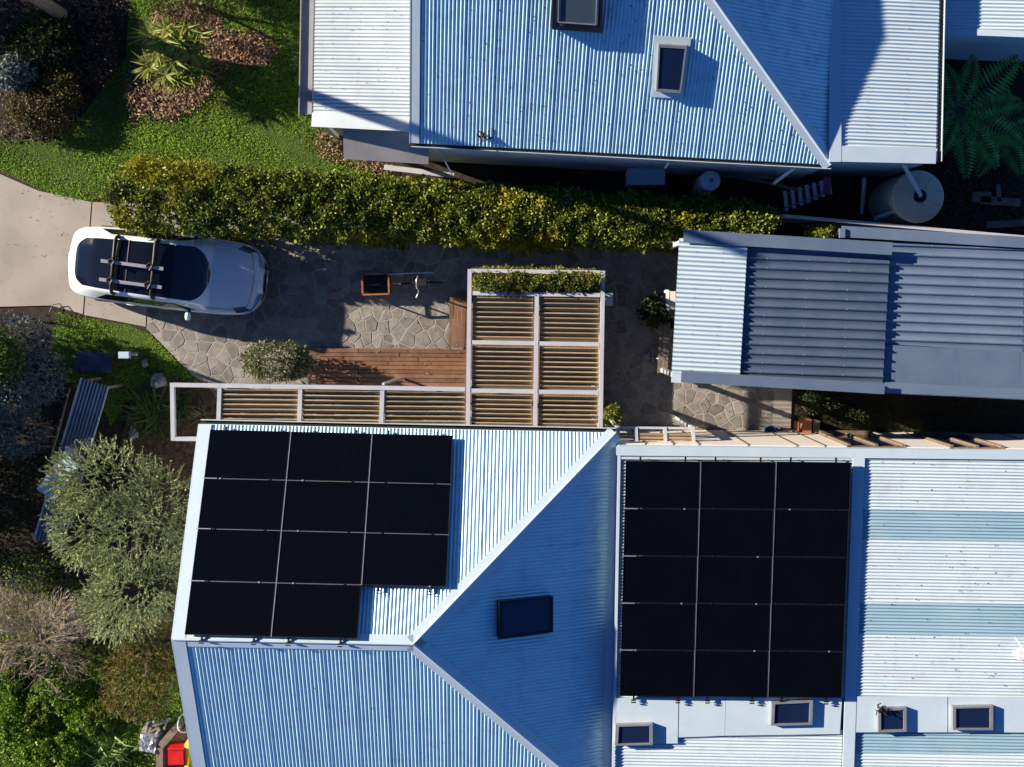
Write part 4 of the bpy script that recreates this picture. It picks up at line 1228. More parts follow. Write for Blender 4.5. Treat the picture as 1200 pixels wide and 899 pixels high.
# ------------------------------------------------------------------ hedges
def hedge(name, label, path, halfw, top, n, per, mat, ln, wd, base=.0, wob=.16, cat='hedge', gap_stems=.7, spread=.055):
    pts = [Vector(p) for p in path]
    t = thing(name, (sum(p.x for p in pts) / len(pts), sum(p.y for p in pts) / len(pts), base), label, cat)
    segl = [(b - a).length for a, b in zip(pts, pts[1:])]; tot = sum(segl)
    S = rng.random(n) * tot; P0 = np.zeros((n, 3)); D0 = np.zeros((n, 3))
    acc = 0
    for a, b, l in zip(pts, pts[1:], segl):
        m = (S >= acc) & (S <= acc + l); f = ((S[m] - acc) / l)[:, None]
        P0[m] = np.array(a) * (1 - f) + np.array(b) * f; D0[m] = np.array((b - a).normalized()); acc += l
    side = np.stack([-D0[:, 1], D0[:, 0], np.zeros(n)], 1)
    ph = rng.random(12) * 6.28
    lump = lambda q, k: (np.sin(S * 1.7 + ph[k] + q * 2) * .5 + np.sin(S * 3.9 + ph[k + 1] + q * 4) * .3 + np.sin(S * 7.3 + ph[k + 2] - q * 5) * .2)
    hw = halfw(S / tot) if callable(halfw) else halfw
    tp = top(S / tot) if callable(top) else top
    # top and two sides of a rounded box
    hwm = float(np.mean(hw)); tpm = float(np.mean(tp)) - base
    u_ = rng.random(n) * 2 * hwm
    on_top = rng.random(n) < .55
    cx = np.where(on_top, u_ / hwm - 1, np.where(rng.random(n) < .5, -1.0, 1.0))
    zq = rng.random(n)
    cz = np.where(on_top, 1 - .22 * np.abs(cx) ** 3, zq * 1.7 - 1 + .1)
    cx = np.where(on_top, cx, cx * (1 - .18 * np.clip(zq, 0, 1) ** 3))
    th = np.where(on_top, cx, cz + 2)
    rad = 1 + wob * lump(th, 0) - .22 * rng.random(n) ** 2
    # rounded ends
    e = np.minimum(S, tot - S); er = np.clip(e / .7, 0, 1); rad *= .7 + .3 * np.sqrt(er)
    hgt = tp - base
    off = cx * hw * rad
    zz = base + np.where(cz > 0, hgt * .45 + cz * hgt * .55 * (1 + wob * .8 * lump(th, 4) - .10 * rng.random(n) ** 2), hgt * .45 + cz * hgt * .45)
    Pp = P0 + side * off[:, None]; Pp[:, 2] = zz
    Nn = unit(side * np.where(on_top, cx * .4, cx)[:, None] + np.array([0, 0, 1.0]) * np.where(on_top, 1.0, .15)[:, None])
    low = rng.random(n) < .0
    Q = clumpy(Pp, Nn, per, spread, ln, wd)
    link_quads('foliage', Q, mat, t)
    m_ = MB(); s = .3
    while s < tot:
        acc = 0
        for a, b, l in zip(pts, pts[1:], segl):
            if acc <= s <= acc + l:
                q = a.lerp(b, (s - acc) / l)
                hw_ = float(np.mean(hw)); tp_ = float(np.mean(tp))
                for _ in range(3):
                    m_.tube([Vector((q.x, q.y, base)), Vector((q.x + random.uniform(-.5, .5) * hw_, q.y + random.uniform(-.5, .5) * hw_, base + (tp_ - base) * .5)), Vector((q.x + random.uniform(-.8, .8) * hw_, q.y + random.uniform(-.8, .8) * hw_, base + (tp_ - base) * .85))], [.03, .02, .008], 5)
            acc += l
        s += gap_stems
    m_.build('stems', M['bark'], t)
    return t
ZH = 1.9
hp = [P(x, y, ZH * .8) for x, y in ((132, 226), (300, 236), (480, 245), (640, 254), (780, 259), (905, 264))]
for p in hp: p.z = 0
hedge('hedge', 'long clipped green hedge between the driveway and the north house', hp,
      lambda f: .76 - .34 * f ** 1.3, lambda f: 1.80 + .22 * np.sin(f * 9) * .4 - .15 * f, 3300, 40, L['hedge'], .075, .048, wob=.20, spread=.13)
# upright shoots poking from the top of the hedge
pl_ = [P(x, y, 2.4) for x, y in ((556, 329), (630, 331), (703, 332))]
for p in pl_: p.z = 0
hedge('planter_hedge', 'narrow yellow green hedge showing through the open end of the pergola', pl_,   .27, 2.85, 800, 32, L['planter'], .055, .034, base=0.0, wob=.10, spread=.09)

# ------------------------------------------------------------------ shrubs and plants
shrub('olive_bush', 'round grey green bush beside the timber deck', 'bush', [px_blob(326, 423, .75, 36, 22, .55), px_blob(306, 422, .6, 20, 18, .45), px_blob(345, 425, .65, 22, 18, .5)], L['olive'], 900, 9, .05, .085, .028, .8)
big = [px_blob(130, 565, 1.45, 48, 42, .9), px_blob(118, 615, 1.5, 50, 45, .95), px_blob(158, 625, 1.6, 52, 52, 1.0), px_blob(165, 680, 1.5, 46, 44, .95), px_blob(185, 590, 1.3, 34, 40, .9), px_blob(95, 560, 1.2, 30, 30, .75), px_blob(145, 705, 1.3, 40, 36, .8)]
shrub('grevillea_shrub', 'large feathery grey green shrub against the gabled roof edge', 'shrub', big, L['greygreen'], 3000, 22, 0, .07, .02, shell=.25, twigs={'len': .36, 'lean': (-.22, -.12, .15), 'droop': .12, 'spread': .30})
red = [px_blob(165, 785, .55, 42, 40, .5), px_blob(175, 755, .6, 34, 30, .5), px_blob(160, 815, .45, 40, 26, .4)]
shrub('bottlebrush_shrub', 'olive green shrub with reddish tips below the feathery shrub', 'shrub', red, L['redgreen'], 1500, 12, 0, .07, .018, shell=.35, twigs={'len': .2, 'lean': (0, 0, .3), 'droop': .2, 'spread': .5})
silv = [px_blob(18, 400, 1.0, 42, 32, .65), px_blob(50, 440, 1.0, 28, 34, .6), px_blob(15, 450, 1.2, 38, 40, .7), px_blob(24, 505, .9, 34, 32, .6), px_blob(-25, 430, 1.3, 45, 55, .9)]
shrub('silver_bush', 'silvery leaved bush at the left edge below the driveway', 'bush', silv, L['silver'], 1700, 11, .05, .08, .03, .7)
shrub('dark_shrub', 'dark green shrub at the left edge behind the narrow corrugated shelter', 'shrub', [px_blob(10, 580, .8, 34, 44, .6), px_blob(-15, 640, .8, 40, 40, .6)], L['dark'], 700, 10, .06, .09, .04)
shrub('leafy_bush', 'green leafy bush half over the silvery bush at the frame edge', 'bush', [px_blob(0, 420, 1.75, 26, 34, .45)], L['strappy'], 380, 10, .05, .09, .04)
shrub('round_bush', 'round olive brown bush at the edge of the shaded lawn', 'bush', [px_blob(42, 128, .3, 32, 30, .36), px_blob(70, 108, .3, 26, 24, .32), px_blob(62, 138, .25, 24, 20, .3)], L['brownbush'], 1200, 9, .05, .06, .03)
shrub('silver_shrub', 'small pale silver shrub left of the round olive brown bush', 'shrub', [px_blob(18, 86, .5, 24, 18, .35)], L['silver'], 380, 8, .05, .09, .05)
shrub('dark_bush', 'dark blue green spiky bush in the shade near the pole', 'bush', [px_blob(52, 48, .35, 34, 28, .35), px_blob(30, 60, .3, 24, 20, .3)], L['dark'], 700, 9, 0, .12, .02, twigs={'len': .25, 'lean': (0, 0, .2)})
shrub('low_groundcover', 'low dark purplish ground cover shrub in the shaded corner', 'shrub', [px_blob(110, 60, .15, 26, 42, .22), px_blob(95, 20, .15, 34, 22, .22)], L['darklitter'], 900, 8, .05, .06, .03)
shrub('feathery_bush', 'soft olive bush at the top edge above the yellow green plant', 'bush', [px_blob(218, 4, .8, 36, 16, .45), px_blob(250, -4, .7, 28, 18, .4)], L['brownbush'], 800, 10, 0, .08, .015, twigs={'len': .2})
shrub('hedge_remnant', 'dark shaded low bush between the hedge and the north house wall', 'bush', [px_blob(850, 243, .8, 60, 12, .5), px_blob(760, 240, .8, 50, 10, .5)], L['dark'], 700, 10, .05, .06, .035)
shrub('small_pot_shrub', 'small yellow green bush at the pergola corner by the stone paving', 'bush', [px_blob(716, 486, .55, 12, 13, .4)], L['planter'], 260, 9, .035, .06, .03)
shrub('shade_plant', 'dark leafy plant in the shade left of the shed front bay', 'plant', [px_blob(765, 366, .4, 13, 16, .35)], L['dark'], 160, 9, .05, .12, .05)
shrub('creeper', 'tuft of green creeper beside the shed roof corner under the fence', 'bush', [px_blob(962, 272, 1.2, 16, 7, .4)], L['hedge'], 180, 9, .05, .06, .035)
shrub('shade_shrub', 'dark shrub growing on the shaded strip right of the stone path end', 'shrub', [px_blob(958, 470, .3, 18, 12, .3), px_blob(1000, 486, .2, 16, 10, .2)], L['dark'], 300, 9, .05, .06, .03)

for (x, y, rx, ry, lab) in ((70, 812, 34, 22, 'low leafy green mound under the dead shrub'), (24, 842, 36, 26, 'broad leafy mound at the bottom left edge'), (108, 838, 30, 18, 'leafy green mound above the strap leaf clump'), (60, 880, 38, 24, 'dense leafy mound at the bottom edge of the weeds'), (10, 786, 24, 24, 'leafy mound at the left edge by the dead branches')):
    t_ = thing('leafy_weed', P(x, y, 0), lab, 'weed', 'leafy weed mounds')
    pp_, nn_ = blob_points(150, [px_blob(x, y, .08, rx, ry, .24)], .4)
    link_quads('foliage', clumpy(pp_, nn_, 34, .10, .085, .05), L['weeds'], t_)
# yucca-like plant with strap leaves in rosettes on stout stems
def rosette(C, n, ln, wd, up=.35, bend=.35):
    a = rng.random(n) * 6.283; e = rng.uniform(-.1, 1.0, n)
    D = np.stack([np.cos(a) * np.cos(e), np.sin(a) * np.cos(e), np.sin(e) * .8 + up * .3], 1)
    return leaves(np.repeat(np.array([C]), n, 0) + rng.normal(size=(n, 3)) * .015, D, np.array([[0, 0, 1.0]]) + rng.normal(size=(n, 3)) * .15, ln * rng.uniform(.6, 1.15, (n, 1)), wd, bend)
yc = thing('yucca', P(232, 72, 0), 'yellow green strap leaved plant on the mulch mound in the lawn', 'plant')
heads = [(176, 42, 1.5), (195, 36, 1.6), (212, 50, 1.7), (186, 62, 1.5), (205, 72, 1.5), (225, 62, 1.4), (176, 78, 1.2), (208, 92, 1.1), (232, 45, 1.3), (238, 80, .9), (222, 84, 1.0), (194, 88, 1.2), (190, 48, 1.7), (218, 34, 1.4)]
Q = []; tips = []
for (x, y, z) in heads:
    z *= .6; c = P(x, y, z); tips.append(c); Q.append(rosette(np.array(c), 46, .46, .05))
link_quads('foliage', np.concatenate(Q), L['yucca'], yc)
stems(yc, P(232, 72, 0), tips, .06, .035, 'bark', 'stem')

def tuft(name, label, px, py, n, ln, wd, mat, sp=.12, cat='plant', up=.6, bend=.5, group=None):
    c = P(px, py, .02); t = thing(name, (c.x, c.y, 0), label, cat, group)
    a = rng.random(n) * 6.283; e = rng.uniform(.25, 1.3, n)
    D = np.stack([np.cos(a) * np.cos(e), np.sin(a) * np.cos(e), np.sin(e)], 1)
    C = np.array(c) + np.stack([rng.normal(size=n) * sp, rng.normal(size=n) * sp, np.zeros(n)], 1)
    link_quads('leaves', leaves(C, D, np.array([[0, 0, 1.0]]) + rng.normal(size=(n, 3)) * .25, ln * rng.uniform(.6, 1.15, (n, 1)), wd, bend), mat, t)
    return t
tuft('strap_plant', 'clump of green strap leaves left of the open pergola frame', 180, 482, 120, .75, .035, L['strappy'], .16)
tuft('strap_plant', 'green strap leaf clump inside the open pergola frame', 214, 478, 60, .6, .03, L['strappy'], .12)
tuft('tussock_grass', 'dry brown tussock grass inside the open pergola frame', 242, 486, 160, .5, .015, L['tussock'], .08)
tuft('agapanthus', 'clump of glossy pale edged strap leaves at the bottom edge', 132, 880, 150, .55, .045, L['agap'], .22)

# fern fronds
def fern(label, px, py, z, fronds, ln, group=None):
    c = P(px, py, z); t = thing('tree_fern', (c.x, c.y, 0), label, 'fern', group)
    m_ = MB(); m_.tube([(c.x, c.y, 0), (c.x + .03, c.y, z * .6), c], [.13, .11, .09], 9); m_.build('trunk', M['bark'], t)
    for a_deg, lf in fronds:
        a = math.radians(a_deg); d = Vector((math.cos(a), math.sin(a), 0)); sd = Vector((-d.y, d.x, 0))
        nseg = 20; Lf = ln * lf; axis = []
        for k in range(nseg + 1):
            f = k / nseg; axis.append(c + d * (Lf * f) + Vector((0, 0, .32 * math.sin(f * 2.4) - .30 * f * f)))
        quads = []
        for k in range(2, nseg):
            f = k / nseg; q = axis[k]; w_ = .36 * math.sin(min(1, (1 - f) * 1.15 + .08) * math.pi * .62) * (.5 + .5 * min(1, f * 4)) * lf
            for s in (-1, 1):
                dd = (sd * s + d * .45).normalized(); tip = q + dd * w_ + Vector((0, 0, -.10 * w_ / .3))
                hw = Lf / nseg * .46; mid = q.lerp(tip, .45) + Vector((0, 0, .012))
                quads.append([tuple(q), tuple(mid + d * hw), tuple(tip), tuple(mid - d * hw)])
        fr = link_quads('frond', np.array(quads), L['fern'], t)
        m_ = MB(); m_.tube(axis, [.014 * (1 - .8 * k / nseg) for k in range(nseg + 1)], 5); m_.build('frond_stalk', M['bark'], fr)
    return t
fern('large tree fern with broad fronds in the shaded corner garden', 1122, 132, 1.5, [(42, 1.25), (10, 1.0), (-25, 1.15), (-52, 1.05), (-80, 1.0), (75, .9), (108, .8), (-115, .8), (150, .5), (200, .45)], 1.5)
fern('smaller tree fern lower down the shaded corner garden', 1168, 150, .9, [(30, .9), (80, .8), (-20, 1), (-60, 1.0), (-110, .95), (-150, .9), (160, .8), (120, .8)], 1.25)
tuft('yellow_shoot', 'bright yellow leaf tips at the right edge of the fern garden', 1192, 72, 9, .34, .07, L['yucca'], .04)

# bare dead shrub
dead = thing('dead_shrub', P(48, 752, 0), 'bare grey brown dead shrub with spreading twigs above the weeds', 'shrub')
mbm, mbt = MB(), MB()
def twig(mb, a, d, ln, r, depth):
    pts = [a]; q = a.copy(); dd = d.copy()
    for k in range(4):
        dd = (dd + Vector((random.gauss(0, .16), random.gauss(0, .16), random.gauss(0, .10)))).normalized()
        q = q + dd * ln / 4; q.z = max(q.z, .05); pts.append(q.copy())
    mb.tube(pts, [r * (1 - .6 * k / 4) for k in range(5)], 5 if depth < 2 else 3, cap=False)
    if depth < 4:
        for k in range(3 if depth < 2 else 5):
            f = random.randint(1, 4)
            nd_ = (dd + Vector((random.gauss(0, .55), random.gauss(0, .55), random.gauss(.05, .3)))).normalized()
            twig(mbm if depth < 1 else mbt, pts[f], nd_, ln * random.uniform(.5, .8), r * .5, depth + 1)
for (a, z, ln, s) in ((60, .5, .9, 1), (100, .5, 1.0, 1), (20, .55, .9, 1), (-30, .5, .8, 1), (150, .5, .9, 1), (-80, .4, .7, 1), (200, .5, .8, 1)):
    twig(mbm, P(48, 752, .05), Vector((math.cos(math.radians(a)), math.sin(math.radians(a)), z)).normalized(), ln, .035, 0)
for (x, y, a) in ((-5, 745, 35), (-8, 690, 60), (0, 800, 70), (20, 790, 20)):
    twig(mbm, P(x, y, .3), Vector((math.cos(math.radians(a)), math.sin(math.radians(a)), .35)).normalized(), 1.1, .028, 1)
mbm.build('branch', M['bark'], dead); mbt.build('twigs', M['deadwood'], dead)
# dense light brown twig mass
pp_, nn_ = blob_points(950, [px_blob(78, 724, .75, 38, 32, .5), px_blob(48, 738, .6, 36, 30, .45), px_blob(15, 715, .6, 26, 34, .45)], .6)
dirs = unit(pp_ - np.array(P(48, 752, 0)))
link_quads('fine_twigs', sprigs(pp_ - dirs * .25, dirs, .45, 9, .16, .007, .0, .28), M['deadwood'], dead)

# trees standing left of the frame whose shade falls across the garden
def tree(label, px, py, h, blobs, mat, n):
    b = P(px, py, 0); t = thing('garden_tree', (b.x, b.y, 0), label, 'tree', 'trees west of the garden')
    m_ = MB(); m_.tube([(b.x, b.y, 0), (b.x + .05, b.y, h * .3), (b.x, b.y + .05, h * .62)], [.13, .10, .06], 8); tr = m_.build('trunk', M['bark'], t)
    m_ = MB()
    for q in blobs: m_.tube([(b.x, b.y, h * .3), ((b.x + q[0]) / 2, (b.y + q[1]) / 2, h * .5), q[:3]], [.06, .04, .02], 6)
    m_.build('limbs', M['bark'], tr)
    p, nn2 = blob_points(n, blobs, .5); link_quads('crown', leafy(p, nn2, 10, .08, .11, .055), mat, t)
    return t
def off_blob(px, py, z, r, rz):
    c = P(px, py, 0); return (c.x, c.y, z, r, r, rz)
tree('dense dark tree shading the silvery bush from beyond the left edge', -115, 420, 3.2, [off_blob(-115, 375, 1.8, 1.3, 1.1), off_blob(-105, 440, 1.8, 1.4, 1.1), off_blob(-60, 410, 1.1, 1.0, .9), off_blob(-60, 470, 1.0, 1.0, .9)], L['dark'], 2600)
tree('dark bushy tree shading the narrow shelter from beyond the left edge', -120, 545, 3.0, [off_blob(-115, 510, 1.8, 1.4, 1.1), off_blob(-105, 570, 1.6, 1.3, 1.0), off_blob(-60, 540, 1.0, 1.0, .9)], L['dark'], 2200)
tree('dark tree shading the top left corner from beyond the edge', -60, 15, 1.8, [off_blob(-65, -25, 1.0, 1.1, .7), off_blob(-95, 0, .9, 1.0, .6)], L['dark'], 1200)
tree('leafy tree beyond the top edge shading the upper lawn', 130, -110, 2.4, [off_blob(130, -100, 1.6, .9, .7), off_blob(200, -90, 1.4, .7, .5)], L['dark'], 1100)

# tall pole
po = P(80, 22, 0)
pole = thing('utility_pole', po, 'tall weathered timber pole rising out of the top left corner', 'pole')
m_ = MB(); m_.tube([(po.x, po.y, 0), (po.x, po.y, 5), (po.x, po.y, 9)], [.15, .13, .10], 14); m_.build('shaft', M['pole'], pole, True)
m_ = MB(); m_.tube([(po.x, po.y, 8.99), (po.x, po.y, 9.04)], [.13, .12], 14); m_.build('pole_cap', M['greyframe'], pole)
m_ = MB(); m_.tube([P(84, 0, .1), P(90, 8, .2), P(93, 18, .1)], [.02, .03, .015], 6); m_.tube([P(78, 6, .1), P(90, 2, .25)], [.012, .02], 6)
tag(m_.build('fallen_branch', M['deadwood']), 'pale fallen branch lying beside the pole in the corner', 'branch')

# ------------------------------------------------------------------ grass, weeds, litter
def scatter(poly, n, z=.012, avoid=()):
    xs = [p[0] for p in poly]; ys = [p[1] for p in poly]
    X = rng.uniform(min(xs), max(xs), n); Y = rng.uniform(min(ys), max(ys), n)
    m = in_poly_np(X, Y, poly)
    for a in avoid: m &= ~in_poly_np(X, Y, a)
    X, Y = X[m], Y[m]
    s = (CAM_H - z)
    d = np.array(_R) @ np.stack([(X - 600) / FPX, (449.5 - Y) / FPX, -np.ones(len(X))])
    t = (z - CAM_H) / d[2]
    return np.stack([d[0] * t, d[1] * t, np.full(len(X), z)], 1)
def blades(poly, n, ln, wd, mat, name, label, cat, avoid=(), lift=.9, patch=True):
    C = scatter(poly, n, .012, avoid); k = len(C)
    a = rng.random(k) * 6.283; e = rng.uniform(.25, 1.2, k) * lift
    D = np.stack([np.cos(a) * np.cos(e), np.sin(a) * np.cos(e), np.sin(e)], 1)
    g = .75 + .5 * np.sin(C[:, 0] * 2.1 + 1.3 * np.sin(C[:, 1] * 1.7)) * np.sin(C[:, 1] * 2.6 + C[:, 0]) if patch else np.ones(k)
    Q = leaves(C, D, np.array([[0, 0, 1.0]]) + rng.normal(size=(k, 3)) * .3, ln * (rng.uniform(.5, 1.2, k) * g)[:, None], wd, .2)
    o = link_quads(name, Q, mat); kind(o, 'stuff'); return tag(o, label, cat)
blades(LAWN_N, 130000, .085, .014, L['grass'], 'lawn_grass', 'bright green lawn grass above the hedge', 'grass', [MULCH_YUCCA])
blades(LAWN_W, 22000, .085, .014, L['grass'], 'verge_grass', 'green grass verge along the lower driveway edge', 'grass')
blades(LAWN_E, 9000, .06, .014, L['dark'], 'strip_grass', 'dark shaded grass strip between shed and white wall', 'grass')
blades(LAWN_S, 45000, .13, .035, L['weeds'], 'garden_weeds', 'rank bright green weeds in the bottom left garden', 'weeds', lift=.8)
blades([(-40, 640), (60, 650), (110, 700), (200, 770), (200, 790), (-40, 770)], 9000, .12, .03, L['weeds'], 'understorey_weeds', 'sparse weeds under the bare dead shrub', 'weeds', lift=.8)
def litter(poly, n, ln, wd, mat, name, label):
    C = scatter(poly, n, .05); k = len(C); C[:, 2] += rng.random(k) * .05
    a = rng.random(k) * 6.283; D = np.stack([np.cos(a), np.sin(a), rng.normal(size=k) * .35], 1)
    o = link_quads(name, leaves(C, D, np.array([[0, 0, 1.0]]) + rng.normal(size=(k, 3)) * .5, ln * rng.uniform(.5, 1.3, (k, 1)), wd), mat)
    kind(o, 'stuff'); return tag(o, label, 'litter')
MULCH_WIDE = [(222 + (x - 222) * 1.13 + random.uniform(-3, 3), 72 + (y - 72) * 1.13 + random.uniform(-3, 3)) for x, y in MULCH_YUCCA]
litter(MULCH_WIDE, 7600, .09, .04, L['litter'], 'dry_leaf_litter', 'dry brown leaf litter around the yellow green plant')
litter(BED_W, 5000, .07, .03, L['darklitter'], 'bed_mulch', 'dark bark mulch under the open pergola frame')
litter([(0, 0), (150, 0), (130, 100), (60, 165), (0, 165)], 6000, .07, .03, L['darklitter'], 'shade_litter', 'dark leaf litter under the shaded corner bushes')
litter([(372, 150), (400, 160), (398, 178), (480, 200), (440, 205), (372, 185)], 1800, .08, .03, L['litter'], 'bank_litter', 'dry grass and leaves between hedge and window hood')
litter([(1105, 180), (1200, 180), (1200, 270), (1105, 270)], 2500, .09, .04, L['darklitter'], 'corner_litter', 'dark leaf litter on the ground below the ferns')
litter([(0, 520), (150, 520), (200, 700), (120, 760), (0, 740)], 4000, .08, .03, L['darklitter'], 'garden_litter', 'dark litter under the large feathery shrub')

litter([(0, 215), (110, 240), (180, 262), (540, 285), (545, 405), (360, 405), (180, 385), (100, 365), (0, 355)], 200, .045, .022, L['litter'], 'fallen_leaves', 'scattered small fallen leaves on the driveway and paving').location.z -= .018
litter([(716, 300), (785, 310), (780, 440), (905, 460), (905, 500), (716, 498)], 160, .05, .022, L['litter'], 'path_leaves', 'scattered fallen leaves on the paving in front of the shed').location.z -= .018
litter([(365, 405), (545, 405), (545, 450), (365, 450)], 60, .05, .022, L['litter'], 'deck_leaves', 'few dry leaves lying on the reddish timber deck').location.z += .11
# ------------------------------------------------------------------ things beside the north house
def pxs(z): return M_PER_PX(z)
ac = thing('air_conditioner', P(757, 214, 0), 'white air conditioner unit against the north house wall', 'air conditioner')
c = P(757, 207, .82); m_ = MB(); m_.box((c.x, c.y, .48), (.84, .34, .68)); m_.build('casing', M['white'], ac)
m_ = MB(); m_.box((c.x, c.y, .832), (.88, .38, .02)); m_.build('lid', M['white'], ac)
m_ = MB(); m_.lathe((c.x - .1, c.y - .175, .48), [(.24, 0), (.24, -.02), (.20, -.025), (.02, -.02)], 20, 'Y'); m_.build('fan_grille', M['greyframe'], ac)
for dx in (-.3, .3):
    m_ = MB(); m_.box((c.x + dx, c.y, .07), (.08, .36, .14)); m_.build('foot', M['black_plastic'], ac)
hw = thing('hot_water_tank', P(832, 218, 0), 'round white hot water cylinder by the north house wall', 'water heater')
c = P(833, 211.5, 1.45); m_ = MB(); m_.lathe((c.x, c.y, 0), [(.0, .02), (.23, .02), (.23, 1.38), (.225, 1.42), (.20, 1.45), (.001, 1.46)], 28); m_.build('cylinder', M['white'], hw, True)
m_ = MB(); m_.lathe((c.x, c.y, 1.46), [(.05, 0), (.05, .04), (.001, .045)], 14); m_.build('cap', M['greyframe'], hw)
m_ = MB(); m_.tube([P(838, 204, .9), P(880, 210, .9), P(935, 222, .9)], .045, 8)
tag(m_.build('timber_rail', M['old_timber']), 'dark brown rail running from the hot water cylinder to the slatted rack', 'rail')
rack = thing('slatted_rack', P(947, 230, 0), 'white slatted rack standing beside the north house', 'rack')
r0, r1 = P(921, 236, .9), P(972, 218, .9)
for k in range(7):
    f = k / 6; q = r0.lerp(r1, f); m_ = MB(); m_.beam(q + Vector((-.03, .24 - .04 * k * .3, 0)), q + Vector((.04, -.22 + .02 * k * .3, -.05)), .085, .02); m_.build('slat', M['white'], rack)
for dy in (-.16, .16):
    m_ = MB(); m_.beam(r0 + Vector((-.05, dy, -.03)), r1 + Vector((.05, dy * .7, -.03)), .03, .03); m_.build('rail', M['greyframe'], rack)
for q in (r0, r1):
    for dy in (-.15, .15):
        m_ = MB(); m_.box((q.x, q.y + dy, .43), (.03, .03, .86)); m_.build('leg', M['greyframe'], rack)
q = P(970, 217, .98); m_ = MB(); 
vs_ = []; 
for i in range(6):
    for j in range(5):
        vs_.append((q.x - .09 + i * .036, q.y - .2 + j * .1, q.z - .04 - abs(i - 2.5) * .02 + random.uniform(-.015, .015)))
m_.add(vs_, [(i * 5 + j, (i + 1) * 5 + j, (i + 1) * 5 + j + 1, i * 5 + j + 1) for i in range(5) for j in range(4)])
tag(m_.build('pink_cloth', M['pink'], None, True), 'pink cloth hung over the end of the slatted rack', 'cloth')
m_ = MB(); m_.tube([P(1013, 209, 1.2), P(1010, 250, .6)], .045, 10)
tag(m_.build('plastic_pipe', M['white']), 'straight white pipe standing left of the water tank', 'pipe')

# fence: capped metal sheets
f0, f1 = P(918, 253, 1.7), P(1290, 286, 1.7)
fe = thing('metal_fence', ((f0.x + f1.x) / 2, (f0.y + f1.y) / 2, 0), 'pale capped metal fence between the shed and the water tank', 'fence')
fd = (f1 - f0).normalized(); fl = (f1 - f0).length
m_ = MB(); m_.beam(f0, f1, .07, .05); m_.build('cap_rail', M['alu'], fe)
k = 0; s = 0.0
while s < fl - .3:
    e = min(s + 2.35, fl)
    a, b = f0 + fd * s, f0 + fd * e
    pl_f = Plane(Vector((a.x, a.y, 0)), Vector((b.x, b.y, 0)), Vector((a.x, a.y, 1)))
    m_ = MB(); nseg = int((e - s) / .05); pts = []
    sdv = Vector((-fd.y, fd.x, 0))
    for i in range(nseg + 1):
        q = a.lerp(b, i / nseg) + sdv * (.018 if (i // 2) % 2 else -.018); pts += [(q.x, q.y, .05), (q.x, q.y, 1.67)]
    m_.add(pts, [(2 * i, 2 * i + 2, 2 * i + 3, 2 * i + 1) for i in range(nseg)]); m_.build('panel', M['shed_mid'], fe)
    m_ = MB(); m_.box((a.x, a.y, .85), (.06, .06, 1.68)); m_.build('post', M['alu'], fe)
    s = e

# water tank
ZT = 1.75
tc = P(1076, 230.5, ZT)
tk = thing('water_tank', (tc.x, tc.y, 0), 'round cream rainwater tank with a ribbed lid', 'water tank')
Rt = .565
m_ = MB(); prof = [(Rt, .02)]
for k in range(14):
    z0 = .06 + k * (ZT - .12) / 14; prof += [(Rt, z0), (Rt + .012, z0 + .04), (Rt, z0 + .09)]
prof += [(Rt, ZT - .05), (Rt + .02, ZT - .03), (Rt - .01, ZT)]
m_.lathe((tc.x, tc.y, 0), prof, 40); m_.build('cylinder', M['tank'], tk, True)
m_ = MB(); m_.lathe((tc.x, tc.y, ZT), [(Rt + .015, -.01), (Rt - .02, .012), (.14, .11), (.13, .10)], 40); lid = m_.build('lid', M['tank'], tk)
for k in range(10):
    a = 2 * math.pi * k / 10 + .3
    m_ = MB(); m_.beam(Vector((tc.x + .15 * math.cos(a), tc.y + .15 * math.sin(a), ZT + .112)), Vector((tc.x + .53 * math.cos(a), tc.y + .53 * math.sin(a), ZT + .02)), .03, .02); m_.build('rib', M['tank'], lid)
m_ = MB(); m_.lathe((tc.x, tc.y, ZT + .10), [(.145, 0), (.145, .03), (.12, .03), (.115, .0), (.001, -.01)], 24); m_.build('strainer', M['black_plastic'], tk, True)
m_ = MB(); m_.tube([P(1059, 192, 2.75), P(1061, 197, 2.35), (tc.x - .01, tc.y + .03, ZT + .16), (tc.x, tc.y, ZT + .1)], .045, 10); m_.build('inlet_pipe', M['white'], tk, True)
m_ = MB(); m_.tube([(tc.x - .34, tc.y - .36, ZT - .06), P(1050, 247, 1.55), P(1025, 257, 1.2)], .05, 10); m_.build('overflow_pipe', M['white'], tk, True)

# timber offcuts in the fern corner
for (x, y, w_, h_, a, lab) in ((1172, 236, 46, 9, -4, 'long grey board lying in the fern corner'), (1170, 226, 5, 20, 5, 'short upright pale timber offcut in the fern corner'), (1150, 231, 22, 12, 0, 'square dark pallet piece beside the water tank'), (1186, 262, 60, 8, 3, 'weathered board lying along the metal fence')):
    c = P(x, y, .12); s = M_PER_PX(.12); m_ = MB(); m_.box(c, (w_ * s, h_ * s, .05), Matrix.Rotation(math.radians(a), 3, 'Z'))
    m_.box(c + Vector((0, 0, -.05)), (w_ * s * .6, h_ * s * .5, .05), Matrix.Rotation(math.radians(a), 3, 'Z'))
    tag(m_.build('timber_offcut', M['old_timber']), lab, 'timber', 'timber offcuts in the fern corner')

